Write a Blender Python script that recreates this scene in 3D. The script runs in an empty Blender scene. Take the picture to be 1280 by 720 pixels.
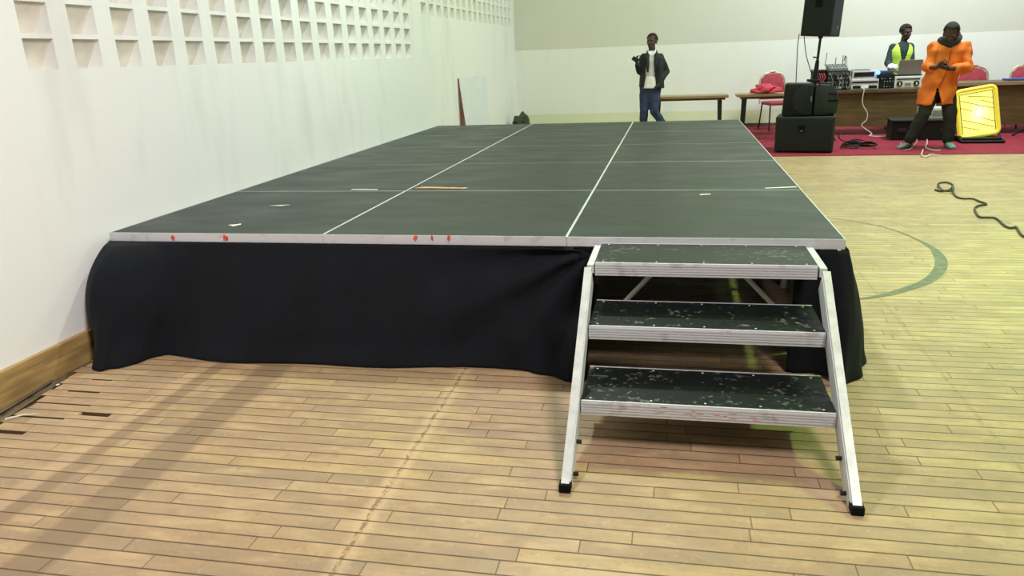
import bpy, bmesh, math, random
from mathutils import Vector, Matrix, noise, Euler
C = bpy.context.scene.collection
S = bpy.context.scene
random.seed(7)
PI = math.pi

# ------------------------------------------------------------------ camera, world, lights, exposure
F_PX, YAW, PITCH, ROLL = 955.46, -.2133, -.2957, -.0397
fw = Vector((math.sin(YAW)*math.cos(PITCH), math.cos(YAW)*math.cos(PITCH), math.sin(PITCH)))
rt = Vector((math.cos(YAW), -math.sin(YAW), 0)); up = rt.cross(fw)
r2 = math.cos(ROLL)*rt + math.sin(ROLL)*up
u2 = -math.sin(ROLL)*rt + math.cos(ROLL)*up
CAM = Vector((.478, -3.443, 1.418))
cd = bpy.data.cameras.new('camera'); cd.sensor_width = 36; cd.lens = F_PX/1280*36
cd.clip_start = .05; cd.clip_end = 100
cam = bpy.data.objects.new('camera', cd); C.objects.link(cam)
cam.matrix_world = Matrix(((r2.x, u2.x, -fw.x, CAM.x), (r2.y, u2.y, -fw.y, CAM.y), (r2.z, u2.z, -fw.z, CAM.z), (0, 0, 0, 1)))
S.camera = cam
S.view_settings.view_transform = 'Standard'; S.view_settings.look = 'None'
S.view_settings.gamma = 1; S.view_settings.use_curve_mapping = False
S.view_settings.exposure = 0.0
w = bpy.data.worlds.new('world'); S.world = w; w.use_nodes = True
w.node_tree.nodes['Background'].inputs[0].default_value = (.9, 1, .92, 1)
w.node_tree.nodes['Background'].inputs[1].default_value = .3

def area(name, loc, target, size, power, col, spread=180):
    l = bpy.data.lights.new(name, 'AREA'); l.energy = power; l.color = col
    l.shape = 'DISK'; l.size = size; l.spread = math.radians(spread)
    o = bpy.data.objects.new(name, l); C.objects.link(o); o.location = loc
    d = Vector(target) - Vector(loc); o.rotation_euler = d.to_track_quat('-Z', 'Y').to_euler()
    return o
# lamps under the hall roof: yellow discharge lamps over the right half, pinkish and cool white ones elsewhere
area('hall_lamp_yellow_near', (3.9, 1.8, 4.6), (3.3, .9, 0), .30, 96, (0.56, 1, 0.30), 95)
area('hall_lamp_yellow_far', (4.6, 5.2, 4.7), (3.6, 5.0, 0), .5, 60, (0.62, 1, 0.45), 100)
area('hall_lamp_wall', (1.5, 6.5, 5.3), (-2.4, 6.5, 1.2), 1.0, 88, (0.68, 1, 0.47))
area('hall_lamp_stage', (-.6, 3.0, 5.0), (-.5, 2.0, 0), .30, 196, (0.88, 1, 0.9))
area('hall_lamp_front', (2.2, -3.6, 5.0), (-2.4, -.8, 1.0), 1.2, 142, (1, 0.89, 0.93), 110)
area('hall_lamp_right', (7.5, -1.0, 5.6), (0, 2, 1.2), 2.0, 14, (0.96, 1, 0.95))
area('hall_lamp_back', (4.6, 8.0, 5.6), (4.2, 10.6, .6), 2.0, 450, (0.84, 0.945, 0.99))
area('hall_lamp_corner', (-.4, 9.0, 5.5), (-1.4, 11.0, .4), 1.2, 8, (0.9, 1, 0.6))

# ------------------------------------------------------------------ helpers
# points measured from the photograph, on a known plane (fixed survey values, independent of the scene camera)
SV_EYE = Vector((.478, -3.443, 1.418))
SV_F, SV_R, SV_U = fw.copy(), r2.copy(), u2.copy()
def sight(px, py): return SV_F + SV_R*((px-640)/955.46) - SV_U*((py-360)/955.46)
def at(px, py, Y):
    d = sight(px, py); return SV_EYE + d*((Y-SV_EYE.y)/d.y)
def onfloor(px, py, z=0.0):
    d = sight(px, py); return SV_EYE + d*((z-SV_EYE.z)/d.z)

_m = {}
def mat(name, col, rough=.5, metal=0, var=.0, scale=8, bump=0, bscale=60, emit=0, ecol=None, spec=None, stretch=None, sheen=0):
    if name in _m: return _m[name]
    m = bpy.data.materials.new(name); m.use_nodes = True; _m[name] = m
    nt = m.node_tree; N = nt.nodes; L = nt.links; b = N['Principled BSDF']
    b.inputs['Base Color'].default_value = (*col, 1); b.inputs['Roughness'].default_value = rough
    b.inputs['Metallic'].default_value = metal
    if spec is not None: b.inputs['Specular IOR Level'].default_value = spec
    if sheen: b.inputs['Sheen Weight'].default_value = sheen
    tc = N.new('ShaderNodeTexCoord'); src = tc.outputs['Object']
    if stretch:
        mp = N.new('ShaderNodeMapping'); mp.inputs['Scale'].default_value = stretch
        L.new(src, mp.inputs[0]); src = mp.outputs[0]
    nz = N.new('ShaderNodeTexNoise'); nz.inputs['Scale'].default_value = scale; nz.inputs['Detail'].default_value = 6
    L.new(src, nz.inputs['Vector'])
    mx = N.new('ShaderNodeMix'); mx.data_type = 'RGBA'
    v = var if var else .06
    mx.inputs[6].default_value = tuple(c*(1-v) for c in col)+(1,)
    mx.inputs[7].default_value = tuple(min(1, c*(1+v)) for c in col)+(1,)
    cr = N.new('ShaderNodeMapRange'); cr.inputs[1].default_value = .35; cr.inputs[2].default_value = .65
    L.new(nz.outputs[0], cr.inputs[0]); L.new(cr.outputs[0], mx.inputs[0]); L.new(mx.outputs[2], b.inputs['Base Color'])
    if bump:
        n2 = N.new('ShaderNodeTexNoise'); n2.inputs['Scale'].default_value = bscale; n2.inputs['Detail'].default_value = 4
        L.new(src, n2.inputs['Vector'])
        bp = N.new('ShaderNodeBump'); bp.inputs['Strength'].default_value = bump; bp.inputs['Distance'].default_value = .01
        L.new(n2.outputs[0], bp.inputs['Height']); L.new(bp.outputs[0], b.inputs['Normal'])
    if emit:
        b.inputs['Emission Color'].default_value = (*(ecol or col), 1); b.inputs['Emission Strength'].default_value = emit
    return m

class MB:
    """collects shapes (world coordinates) and links them as one mesh object"""
    def __init__(s): s.b = bmesh.new()
    def box(s, lo, hi, bev=0, M=None):
        r = bmesh.ops.create_cube(s.b, size=1); v = r['verts']
        lo = Vector(lo); hi = Vector(hi)
        for p in v: p.co = Vector(((lo.x+hi.x)/2+p.co.x*(hi.x-lo.x), (lo.y+hi.y)/2+p.co.y*(hi.y-lo.y), (lo.z+hi.z)/2+p.co.z*(hi.z-lo.z)))
        allv = set(v)
        if bev:
            e = list({x for p in v for x in p.link_edges})
            rr = bmesh.ops.bevel(s.b, geom=e, offset=bev, segments=2, profile=.5, affect='EDGES')
            allv = {x for f in rr['faces'] for x in f.verts} | {p for p in v if p.is_valid}
            # gather whole island
            st = list(allv); allv = set(st)
            while st:
                p = st.pop()
                for ed in p.link_edges:
                    q = ed.other_vert(p)
                    if q not in allv: allv.add(q); st.append(q)
        if M is not None:
            for p in allv: p.co = M @ p.co
        return s
    def ball(s, c, r, M=None, seg=16):
        rr = bmesh.ops.create_uvsphere(s.b, u_segments=seg, v_segments=max(6, seg*2//3), radius=1)
        r = Vector((r, r, r)) if not hasattr(r, '__len__') else Vector(r)
        for p in rr['verts']:
            q = Vector((p.co.x*r.x, p.co.y*r.y, p.co.z*r.z))
            if M is not None: q = M.to_3x3() @ q
            p.co = q + Vector(c)
        return s
    def tube(s, pts, rad, seg=10, caps=True, flat=None):
        pts = [Vector(p) for p in pts]; n = len(pts)
        rad = rad if hasattr(rad, '__len__') else [rad]*n
        rings = []; prev = None
        for i, p in enumerate(pts):
            t = (pts[min(i+1, n-1)]-pts[max(i-1, 0)])
            t = t.normalized() if t.length > 1e-9 else Vector((0, 0, 1))
            if prev is None:
                a = Vector((1, 0, 0)) if abs(t.x) < .8 else Vector((0, 1, 0))
                x = (a - t*a.dot(t)).normalized()
            else:
                x = (prev - t*prev.dot(t)).normalized()
            prev = x; y = t.cross(x)
            rr = rad[i]; ra, rb = (rr if hasattr(rr, '__len__') else (rr, rr))
            rings.append([s.b.verts.new(p + x*ra*math.cos(2*PI*k/seg) + y*rb*math.sin(2*PI*k/seg)) for k in range(seg)])
        for i in range(n-1):
            for k in range(seg):
                s.b.faces.new((rings[i][k], rings[i][(k+1) % seg], rings[i+1][(k+1) % seg], rings[i+1][k]))
        if caps:
            s.b.faces.new(rings[0][::-1]); s.b.faces.new(rings[-1])
        return s
    def loft(s, secs, seg=20, pw=2.3, caps=True):
        """secs: (centre, rx, ry, yaw) horizontal superellipse sections"""
        rings = []
        for c, rx, ry, yw in secs:
            c = Vector(c); ring = []
            for k in range(seg):
                a = 2*PI*k/seg; ca, sa = math.cos(a), math.sin(a)
                x = rx*math.copysign(abs(ca)**(2/pw), ca); y = ry*math.copysign(abs(sa)**(2/pw), sa)
                ring.append(s.b.verts.new(c+Vector((x*math.cos(yw)-y*math.sin(yw), x*math.sin(yw)+y*math.cos(yw), 0))))
            rings.append(ring)
        for i in range(len(rings)-1):
            for k in range(seg):
                s.b.faces.new((rings[i][k], rings[i][(k+1) % seg], rings[i+1][(k+1) % seg], rings[i+1][k]))
        if caps: s.b.faces.new(rings[0][::-1]); s.b.faces.new(rings[-1])
        return s
    def prism(s, poly, a, b, M=None, bev=0):
        """poly in local xz, extruded along y from a to b"""
        M = M or Matrix.Identity(4)
        f0 = [s.b.verts.new(Vector((x, a, z))) for x, z in poly]
        f1 = [s.b.verts.new(Vector((x, b, z))) for x, z in poly]
        n = len(poly); fs = [s.b.faces.new(f0), s.b.faces.new(f1[::-1])]
        for i in range(n): fs.append(s.b.faces.new((f0[i], f1[i], f1[(i+1) % n], f0[(i+1) % n])))
        vs = set(f0+f1)
        if bev:
            e = list({x for p in vs for x in p.link_edges})
            rr = bmesh.ops.bevel(s.b, geom=e, offset=bev, segments=2, profile=.5, affect='EDGES')
            vs = {x for f in rr['faces'] for x in f.verts}
        for p in vs: p.co = M @ p.co
        return s
    def quad(s, *p):
        s.b.faces.new([s.b.verts.new(Vector(q)) for q in p]); return s
    def build(s, name, m, parent=None, smooth=False, angle=40):
        me = bpy.data.meshes.new(name)
        bmesh.ops.recalc_face_normals(s.b, faces=s.b.faces[:])
        s.b.to_mesh(me); s.b.free()
        return link(name, me, m, parent, smooth, angle)

def wmat(o):
    M = o.matrix_basis.copy()
    while o.parent: o = o.parent; M = o.matrix_basis @ M
    return M
def link(name, me, m, parent=None, smooth=False, angle=40):
    o = bpy.data.objects.new(name, me); C.objects.link(o)
    if m: me.materials.append(m)
    if smooth:
        me.polygons.foreach_set('use_smooth', [True]*len(me.polygons))
        if angle < 180: me.set_sharp_from_angle(angle=math.radians(angle))
    if parent:
        me.transform(wmat(parent).inverted()); o.parent = parent
    else:
        # origin at the base centre
        if len(me.vertices):
            cs = [v.co for v in me.vertices]
            base = Vector((sum(c.x for c in cs)/len(cs), sum(c.y for c in cs)/len(cs), min(c.z for c in cs)))
            if name not in KEEP_ORIGIN:
                me.transform(Matrix.Translation(-base)); o.location = base
    return o
KEEP_ORIGIN = {'floor', 'wall_left', 'wall_back'}
def tag(o, label, cat, group=None, kind=None):
    o['label'] = label; o['category'] = cat
    if group: o['group'] = group
    if kind: o['kind'] = kind
    return o
def thing(name, label, cat, loc=(0, 0, 0), rz=0, group=None, rot=None):
    o = bpy.data.objects.new(name, None); C.objects.link(o); o.empty_display_size = .1
    o.location = loc; o.rotation_euler = rot or (0, 0, rz)
    return tag(o, label, cat, group)
def struct(o): o['kind'] = 'structure'; return o
def dup(root, loc, rz, label, group=None):
    r = root.copy(); C.objects.link(r); r.location = loc; r.rotation_euler = (0, 0, rz); r['label'] = label
    if group: r['group'] = group
    for ch in list(root.children):
        c = ch.copy(); C.objects.link(c); c.parent = r
        for g in list(ch.children):
            d = g.copy(); C.objects.link(d); d.parent = c
    return r
def TRS(loc, rz=0, rx=0, ry=0):
    return Matrix.Translation(Vector(loc)) @ Euler((rx, ry, rz)).to_matrix().to_4x4()

# ------------------------------------------------------------------ materials
def wall_mat(name, low, high=None, split=None, low2=None, split2=None, dirt=.08):
    m = bpy.data.materials.new(name); m.use_nodes = True; nt = m.node_tree; N = nt.nodes; L = nt.links; b = N['Principled BSDF']
    b.inputs['Roughness'].default_value = .6
    tc = N.new('ShaderNodeTexCoord')
    sx = N.new('ShaderNodeSeparateXYZ'); L.new(tc.outputs['Object'], sx.inputs[0])
    cur = None
    def mixc(fac, a, bcol):
        x = N.new('ShaderNodeMix'); x.data_type = 'RGBA'
        if fac is not None: L.new(fac, x.inputs[0])
        for i, c in ((6, a), (7, bcol)):
            if hasattr(c, 'links'): L.new(c, x.inputs[i])
            else: x.inputs[i].default_value = (*c, 1)
        return x.outputs[2]
    cur = low
    if split:
        g = N.new('ShaderNodeMath'); g.operation = 'GREATER_THAN'; g.inputs[1].default_value = split; L.new(sx.outputs[2], g.inputs[0])
        cur = mixc(g.outputs[0], low, high)
    if split2:
        g = N.new('ShaderNodeMath'); g.operation = 'LESS_THAN'; g.inputs[1].default_value = split2; L.new(sx.outputs[2], g.inputs[0])
        cur = mixc(g.outputs[0], cur, low2)
    if not hasattr(cur, 'links'):
        rgb = N.new('ShaderNodeRGB'); rgb.outputs[0].default_value = (*low, 1); cur = rgb.outputs[0]
    # hand-rubbed smears: vertical stretched noise
    mp = N.new('ShaderNodeMapping'); mp.inputs['Scale'].default_value = (1, 1.4, .35); L.new(tc.outputs['Object'], mp.inputs[0])
    nz = N.new('ShaderNodeTexNoise'); nz.inputs['Scale'].default_value = 2.2; nz.inputs['Detail'].default_value = 5; L.new(mp.outputs[0], nz.inputs[0])
    r = N.new('ShaderNodeMapRange'); r.inputs[1].default_value = .54; r.inputs[2].default_value = .72; r.inputs[3].default_value = 0; r.inputs[4].default_value = dirt*2
    L.new(nz.outputs[0], r.inputs[0])
    out = mixc(r.outputs[0], cur, (.52, .50, .44))
    L.new(out, b.inputs['Base Color'])
    n2 = N.new('ShaderNodeTexNoise'); n2.inputs['Scale'].default_value = 25; L.new(tc.outputs['Object'], n2.inputs[0])
    bp = N.new('ShaderNodeBump'); bp.inputs['Strength'].default_value = .08; bp.inputs['Distance'].default_value = .01
    L.new(n2.outputs[0], bp.inputs['Height']); L.new(bp.outputs[0], b.inputs['Normal'])
    return m

def floor_mat():
    m = bpy.data.materials.new('hall_floor_planks'); m.use_nodes = True; nt = m.node_tree; N = nt.nodes; L = nt.links; b = N['Principled BSDF']
    tc = N.new('ShaderNodeTexCoord'); sx = N.new('ShaderNodeSeparateXYZ'); L.new(tc.outputs['Object'], sx.inputs[0])
    X, Y = sx.outputs[0], sx.outputs[1]
    def M(op, a, bb=None, c=None):
        n = N.new('ShaderNodeMath'); n.operation = op
        for i, v in enumerate((a, bb, c)):
            if v is None: continue
            if hasattr(v, 'links'): L.new(v, n.inputs[i])
            else: n.inputs[i].default_value = v
        return n.outputs[0]
    def mix(f, a, bb):
        x = N.new('ShaderNodeMix'); x.data_type = 'RGBA'
        for i, v in ((0, f), (6, a), (7, bb)):
            if hasattr(v, 'links'): L.new(v, x.inputs[i])
            elif i == 0: x.inputs[0].default_value = v
            else: x.inputs[i].default_value = (*v, 1)
        return x.outputs[2]
    def rng(v, a, bb, c=0, d=1):
        n = N.new('ShaderNodeMapRange'); L.new(v, n.inputs[0])
        for i, q in enumerate((a, bb, c, d)): n.inputs[i+1].default_value = q
        return n.outputs[0]
    PW = .066
    row = M('FLOOR', M('DIVIDE', Y, PW)); fy = M('FRACT', M('DIVIDE', Y, PW))
    wn = N.new('ShaderNodeTexWhiteNoise'); wn.noise_dimensions = '1D'; L.new(row, wn.inputs['W'])
    r1 = wn.outputs['Value']
    ux = M('ADD', M('DIVIDE', X, .78), M('MULTIPLY', r1, 17.3))
    col = M('FLOOR', ux); fx = M('FRACT', ux)
    cv = N.new('ShaderNodeCombineXYZ'); L.new(row, cv.inputs[0]); L.new(col, cv.inputs[1])
    w2 = N.new('ShaderNodeTexWhiteNoise'); w2.noise_dimensions = '2D'; L.new(cv.outputs[0], w2.inputs['Vector'])
    pr = w2.outputs['Value']; w2c = N.new('ShaderNodeSeparateColor'); L.new(w2.outputs['Color'], w2c.inputs[0])
    # plank tone
    c0 = mix(rng(pr, 0, 1), (.41, .300, .205), (.50, .385, .262))
    c1 = mix(rng(w2c.outputs[1], .86, .95, 0, .5), c0, (.52, .41, .20))
    c1 = mix(rng(w2c.outputs[2], .7, .95, 0, .7), c1, (.36, .275, .20))
    mp = N.new('ShaderNodeMapping'); mp.inputs['Scale'].default_value = (3, 60, 1); L.new(tc.outputs['Object'], mp.inputs[0])
    g = N.new('ShaderNodeTexNoise'); g.inputs['Scale'].default_value = 2; g.inputs['Detail'].default_value = 5; L.new(mp.outputs[0], g.inputs[0])
    c2 = mix(rng(g.outputs[0], .4, .7, 0, .30), c1, (.33, .24, .16))
    mp2 = N.new('ShaderNodeMapping'); mp2.inputs['Scale'].default_value = (5, 14, 1); L.new(tc.outputs['Object'], mp2.inputs[0])
    ad = N.new('ShaderNodeVectorMath'); ad.operation = 'ADD'; L.new(mp2.outputs[0], ad.inputs[0]); L.new(w2.outputs['Color'], ad.inputs[1])
    g2 = N.new('ShaderNodeTexNoise'); g2.inputs['Scale'].default_value = .9; g2.inputs['Detail'].default_value = 4; L.new(ad.outputs[0], g2.inputs[0])
    c2 = mix(rng(g2.outputs[0], .5, .66, 0, .62), c2, (.32, .265, .205))
    c2 = mix(rng(g2.outputs[0], .47, .32, 0, .6), c2, (.58, .47, .30))
    # large worn and dusty patches
    big = N.new('ShaderNodeTexNoise'); big.inputs['Scale'].default_value = 1.1; big.inputs['Detail'].default_value = 6; L.new(tc.outputs['Object'], big.inputs[0])
    c3 = mix(rng(big.outputs[0], .5, .68, 0, .35), c2, (.56, .45, .32))
    med = N.new('ShaderNodeTexNoise'); med.inputs['Scale'].default_value = 9; med.inputs['Detail'].default_value = 8; L.new(tc.outputs['Object'], med.inputs[0])
    c3 = mix(rng(med.outputs[0], .56, .74, 0, .4), c3, (.30, .22, .16))
    fine = N.new('ShaderNodeTexNoise'); fine.inputs['Scale'].default_value = 38; fine.inputs['Detail'].default_value = 6; fine.inputs['Distortion'].default_value = 1.5; L.new(tc.outputs['Object'], fine.inputs[0])
    c3 = mix(rng(fine.outputs[0], .58, .72, 0, .4), c3, (.27, .2, .14))
    c3 = mix(rng(fine.outputs[0], .40, .28, 0, .35), c3, (.62, .52, .36))
    # ghosts of removed court lines running down the hall
    wob = M('ADD', M('MULTIPLY', M('SUBTRACT', med.outputs[0], .5), .03), M('MULTIPLY', M('SUBTRACT', fine.outputs[0], .5), .035))
    Xw = M('ADD', X, wob)
    def band(x, hw, soft): return rng(M('ABSOLUTE', M('SUBTRACT', Xw, x)), hw, hw+soft, 1, 0)
    c4 = mix(M('MULTIPLY', band(-1.405, .066, .025), .62), c3, (.22, .17, .12))
    c4 = mix(M('MULTIPLY', band(-1.70, .03, .02), .55), c4, (.24, .17, .12))
    c4 = mix(M('MULTIPLY', band(-1.775, .03, .02), .4), c4, (.60, .46, .33))
    crk = M('MULTIPLY', band(-.462, .016, .03), rng(med.outputs[0], .40, .6, .45, .75))
    c4 = mix(crk, c4, (.62, .49, .33))
    crk2 = M('MULTIPLY', band(-.462, .004, .007), rng(fine.outputs[0], .47, .54, .15, .75))
    c4 = mix(crk2, c4, (.19, .12, .08))
    crk3 = M('MULTIPLY', band(1.665, .003, .010), rng(fine.outputs[0], .46, .56, .1, .6))
    c4 = mix(crk3, c4, (.24, .2, .08))
    # gaps
    gy = M('MINIMUM', fy, M('SUBTRACT', 1.0, fy)); gx = M('MINIMUM', fx, M('SUBTRACT', 1.0, fx))
    gapy = rng(gy, .03, .062, 1, 0); gapx = rng(gx, .0015, .0035, 1, 0)
    gap = M('MAXIMUM', gapy, M('MULTIPLY', gapx, .8))
    c5 = mix(M('MULTIPLY', gap, .88), c4, (.075, .045, .022))
    tn = N.new('ShaderNodeMix'); tn.data_type = 'RGBA'; tn.blend_type = 'MULTIPLY'; tn.inputs[0].default_value = 1
    L.new(c5, tn.inputs[6]); tn.inputs[7].default_value = (.95, .85, .71, 1)      # aged varnish
    L.new(tn.outputs[2], b.inputs['Base Color'])
    L.new(rng(med.outputs[0], .3, .7, .42, .6), b.inputs['Roughness'])
    b.inputs['Specular IOR Level'].default_value = .35
    hgt = M('SUBTRACT', M('MULTIPLY', pr, .3), gap)
    bp = N.new('ShaderNodeBump'); bp.inputs['Strength'].default_value = .35; bp.inputs['Distance'].default_value = .003
    L.new(hgt, bp.inputs['Height']); L.new(bp.outputs[0], b.inputs['Normal'])
    return m

def deck_mat():
    m = bpy.data.materials.new('black_deck_plywood'); m.use_nodes = True; nt = m.node_tree; N = nt.nodes; L = nt.links; b = N['Principled BSDF']
    tc = N.new('ShaderNodeTexCoord')
    def noise_(sc, stretch=(1, 1, 1), det=6):
        mp = N.new('ShaderNodeMapping'); mp.inputs['Scale'].default_value = stretch; L.new(tc.outputs['Object'], mp.inputs[0])
        n = N.new('ShaderNodeTexNoise'); n.inputs['Scale'].default_value = sc; n.inputs['Detail'].default_value = det; L.new(mp.outputs[0], n.inputs[0]); return n.outputs[0]
    def rng(v, a, bb, c=0, d=1):
        n = N.new('ShaderNodeMapRange'); L.new(v, n.inputs[0])
        for i, q in enumerate((a, bb, c, d)): n.inputs[i+1].default_value = q
        return n.outputs[0]
    def mix(f, a, bb):
        x = N.new('ShaderNodeMix'); x.data_type = 'RGBA'
        for i, v in ((0, f), (6, a), (7, bb)):
            if hasattr(v, 'links'): L.new(v, x.inputs[i])
            else: x.inputs[i].default_value = (*v, 1)
        return x.outputs[2]
    a = noise_(2.2, (1, 2.2, 1)); s = noise_(7, (1, 7, 1), 8)
    c = mix(rng(a, .35, .7), (.013, .020, .018), (.026, .036, .030))
    c = mix(rng(s, .58, .76, 0, .5), c, (.085, .095, .082))
    L.new(c, b.inputs['Base Color'])
    L.new(rng(a, .3, .7, .33, .50), b.inputs['Roughness'])
    b.inputs['Specular IOR Level'].default_value = .20
    bp = N.new('ShaderNodeBump'); bp.inputs['Strength'].default_value = .12; bp.inputs['Distance'].default_value = .004
    L.new(s, bp.inputs['Height']); L.new(bp.outputs[0], b.inputs['Normal'])
    return m

def tread_mat():
    m = bpy.data.materials.new('speckled_black_tread'); m.use_nodes = True; nt = m.node_tree; N = nt.nodes; L = nt.links; b = N['Principled BSDF']
    tc = N.new('ShaderNodeTexCoord')
    n = N.new('ShaderNodeTexNoise'); n.inputs['Scale'].default_value = 42; n.inputs['Detail'].default_value = 8; L.new(tc.outputs['Object'], n.inputs[0])
    n2 = N.new('ShaderNodeTexNoise'); n2.inputs['Scale'].default_value = 6; L.new(tc.outputs['Object'], n2.inputs[0])
    md = N.new('ShaderNodeMath'); md.operation = 'ADD'; L.new(n.outputs[0], md.inputs[0])
    m2 = N.new('ShaderNodeMath'); m2.operation = 'MULTIPLY'; m2.inputs[1].default_value = .35; L.new(n2.outputs[0], m2.inputs[0]); L.new(m2.outputs[0], md.inputs[1])
    r = N.new('ShaderNodeMapRange'); r.inputs[1].default_value = .77; r.inputs[2].default_value = .90; r.inputs[4].default_value = .8; b.inputs['Specular IOR Level'].default_value = .22; L.new(md.outputs[0], r.inputs[0])
    x = N.new('ShaderNodeMix'); x.data_type = 'RGBA'; L.new(r.outputs[0], x.inputs[0]); x.inputs[6].default_value = (.0085, .012, .0105, 1); x.inputs[7].default_value = (.17, .185, .155, 1)
    L.new(x.outputs[2], b.inputs['Base Color']); b.inputs['Roughness'].default_value = .42
    bp = N.new('ShaderNodeBump'); bp.inputs['Strength'].default_value = .2; bp.inputs['Distance'].default_value = .003
    L.new(n.outputs[0], bp.inputs['Height']); L.new(bp.outputs[0], b.inputs['Normal'])
    return m

def alu_mat():
    m = bpy.data.materials.new('worn_aluminium'); m.use_nodes = True; nt = m.node_tree; N = nt.nodes; L = nt.links; b = N['Principled BSDF']
    tc = N.new('ShaderNodeTexCoord')
    n = N.new('ShaderNodeTexNoise'); n.inputs['Scale'].default_value = 14; n.inputs['Detail'].default_value = 8; L.new(tc.outputs['Object'], n.inputs[0])
    r = N.new('ShaderNodeMapRange'); r.inputs[1].default_value = .58; r.inputs[2].default_value = .7; r.inputs[4].default_value = .55; L.new(n.outputs[0], r.inputs[0])
    x = N.new('ShaderNodeMix'); x.data_type = 'RGBA'; L.new(r.outputs[0], x.inputs[0]); x.inputs[6].default_value = (.62, .64, .66, 1); x.inputs[7].default_value = (.36, .34, .32, 1)
    L.new(x.outputs[2], b.inputs['Base Color']); b.inputs['Roughness'].default_value = .5; b.inputs['Metallic'].default_value = .12
    return m

WALL_L = wall_mat('left_wall_paint', (.80, .82, .78), dirt=.14)
WALL_B = wall_mat('back_wall_paint', (.82, .83, .76), (.66, .65, .56), 1.49, (.72, .75, .52), .30, dirt=.06)
CELL = mat('vent_block_face', (.86, .83, .72), .8, var=.10, scale=6)
FLOOR = floor_mat(); DECK = deck_mat(); TREAD = tread_mat(); ALU = alu_mat()
ALUB = mat('bright_aluminium', (.64, .66, .64), .45, .3, var=.10, scale=20)
SUBF = mat('dusty_subfloor', (.11, .085, .06), .9, var=.5, scale=18, bump=.4)
SKIRTW = mat('varnished_baseboard', (.37, .245, .09), .45, var=.25, scale=9, stretch=(1, .5, 4))
BASEB = mat('dark_baseboard', (.10, .07, .045), .6, var=.2)
CEIL = mat('ceiling_paint', (.78, .79, .76), .8)
CLOTH = mat('black_skirt_cloth', (.0036, .0052, .0082), .9, var=.25, scale=5, bump=.10, bscale=300, sheen=.02, spec=.25)
RED = mat('red_carpet', (.24, .0095, .029), .95, var=.18, scale=10, bump=.5, bscale=250)
PAINT = mat('grey_green_court_paint', (.125, .125, .075), .6, var=.25, scale=20)
BLK = mat('black_plastic', (.006, .0075, .007), .6, var=.2, spec=.28)
BLKM = mat('black_grille', (.012, .0155, .0135), .7, spec=.25, var=.3, scale=120, bump=.4, bscale=400)
BLKS = mat('black_side_plastic', (.020, .025, .024), .6, spec=.28, var=.15, bump=.15, bscale=200)
DKMET = mat('dark_metal', (.03, .032, .03), .4, .5)
WOODT = mat('brown_table_wood', (.115, .078, .028), .45, var=.22, scale=5, stretch=(.6, 3, 6))
WOODTOP = mat('pale_table_edge', (.30, .20, .10), .4, var=.15, scale=6, stretch=(.6, 4, 4))
WOODD = mat('dark_table_wood', (.10, .06, .03), .5, var=.2)
REDF = mat('red_upholstery', (.36, .045, .065), .85, var=.15, scale=12)
REDC = mat('bright_red_cloth', (.62, .06, .10), .85, var=.15, scale=10)
GOLD = mat('gold_chair_frame', (.55, .47, .30), .4, .4)
WHITE = mat('white_board', (.71, .76, .77), .4, var=.03)
ALUD = mat('dull_aluminium', (.24, .25, .22), .6, .1, var=.35, scale=5)
BROWN = mat('red_brown_wedge', (.17, .06, .035), .6, var=.3, scale=12)
SILV = mat('silver_panel', (.66, .69, .66), .4, .3)
GREY = mat('grey_device', (.19, .21, .19), .5)
WHT = mat('white_plastic', (.80, .82, .80), .5)
BLUE = mat('blue_led', (.05, .2, 1), .4, emit=9, ecol=(.05, .25, 1))
BLUEP = mat('blue_folder', (.03, .08, .30), .5)
SKIN = mat('dark_skin', (.070, .038, .026), .7, var=.12)
HAIR = mat('black_hair', (.012, .010, .010), .8, var=.3, scale=80, bump=.6, bscale=300)
EYE = mat('eye_dark', (.012, .009, .008), .7)
NAVY = mat('black_blazer', (.007, .010, .010), .8, var=.2, bump=.15, bscale=300)
SHIRTW = mat('white_shirt', (.74, .71, .72), .8, var=.08)
JEANS = mat('blue_jeans', (.022, .035, .085), .85, var=.3, scale=14, bump=.2, bscale=400)
ORNG = mat('orange_coat', (.78, .17, .015), .7, var=.1, scale=6)
BLKT = mat('black_trousers', (.018, .02, .02), .85, var=.2)
VEST = mat('hi_vis_yellow', (.62, .90, .10), .7, var=.06, emit=0)
TEAL = mat('dark_teal_shirt', (.028, .05, .055), .85, var=.15)
SHOE = mat('grey_shoe', (.15, .15, .15), .7, var=.2)
SHOET = mat('teal_shoe', (.16, .27, .27), .7, var=.2)
YEL = mat('glowing_yellow_frame', (.85, .72, .06), .45, emit=.3, ecol=(1, .85, .08))  # faint self-glow added; frame and housing are no light source
LAMP = mat('lit_yellow_panel', (.9, .85, .2), .4, emit=.85, ecol=(1, .93, .24))
LAMPM = mat('lamp_glow_disc', (1, .95, .4), .4, emit=1.0, ecol=(1, .95, .34))
LAMPC = mat('lamp_core', (1, 1, .6), .4, emit=3.0, ecol=(1, .97, .62))
LAPT = mat('taupe_laptop_lid', (.20, .17, .15), .45)
CABW = mat('pale_cable', (.60, .58, .52), .5)
CABG = mat('grey_cable', (.28, .27, .24), .5)
TAPEW = mat('white_tape', (.75, .74, .68), .6)
TAPEO = mat('orange_tape', (.50, .27, .13), .6, var=.3, scale=20)
REDP = mat('red_paint_mark', (.60, .07, .05), .6, var=.4, scale=60)
GREENB = mat('dark_green_canvas', (.035, .055, .03), .9, var=.4, scale=14)
RUBBER = mat('black_rubber', (.004, .004, .004), .8, spec=.15)

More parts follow.
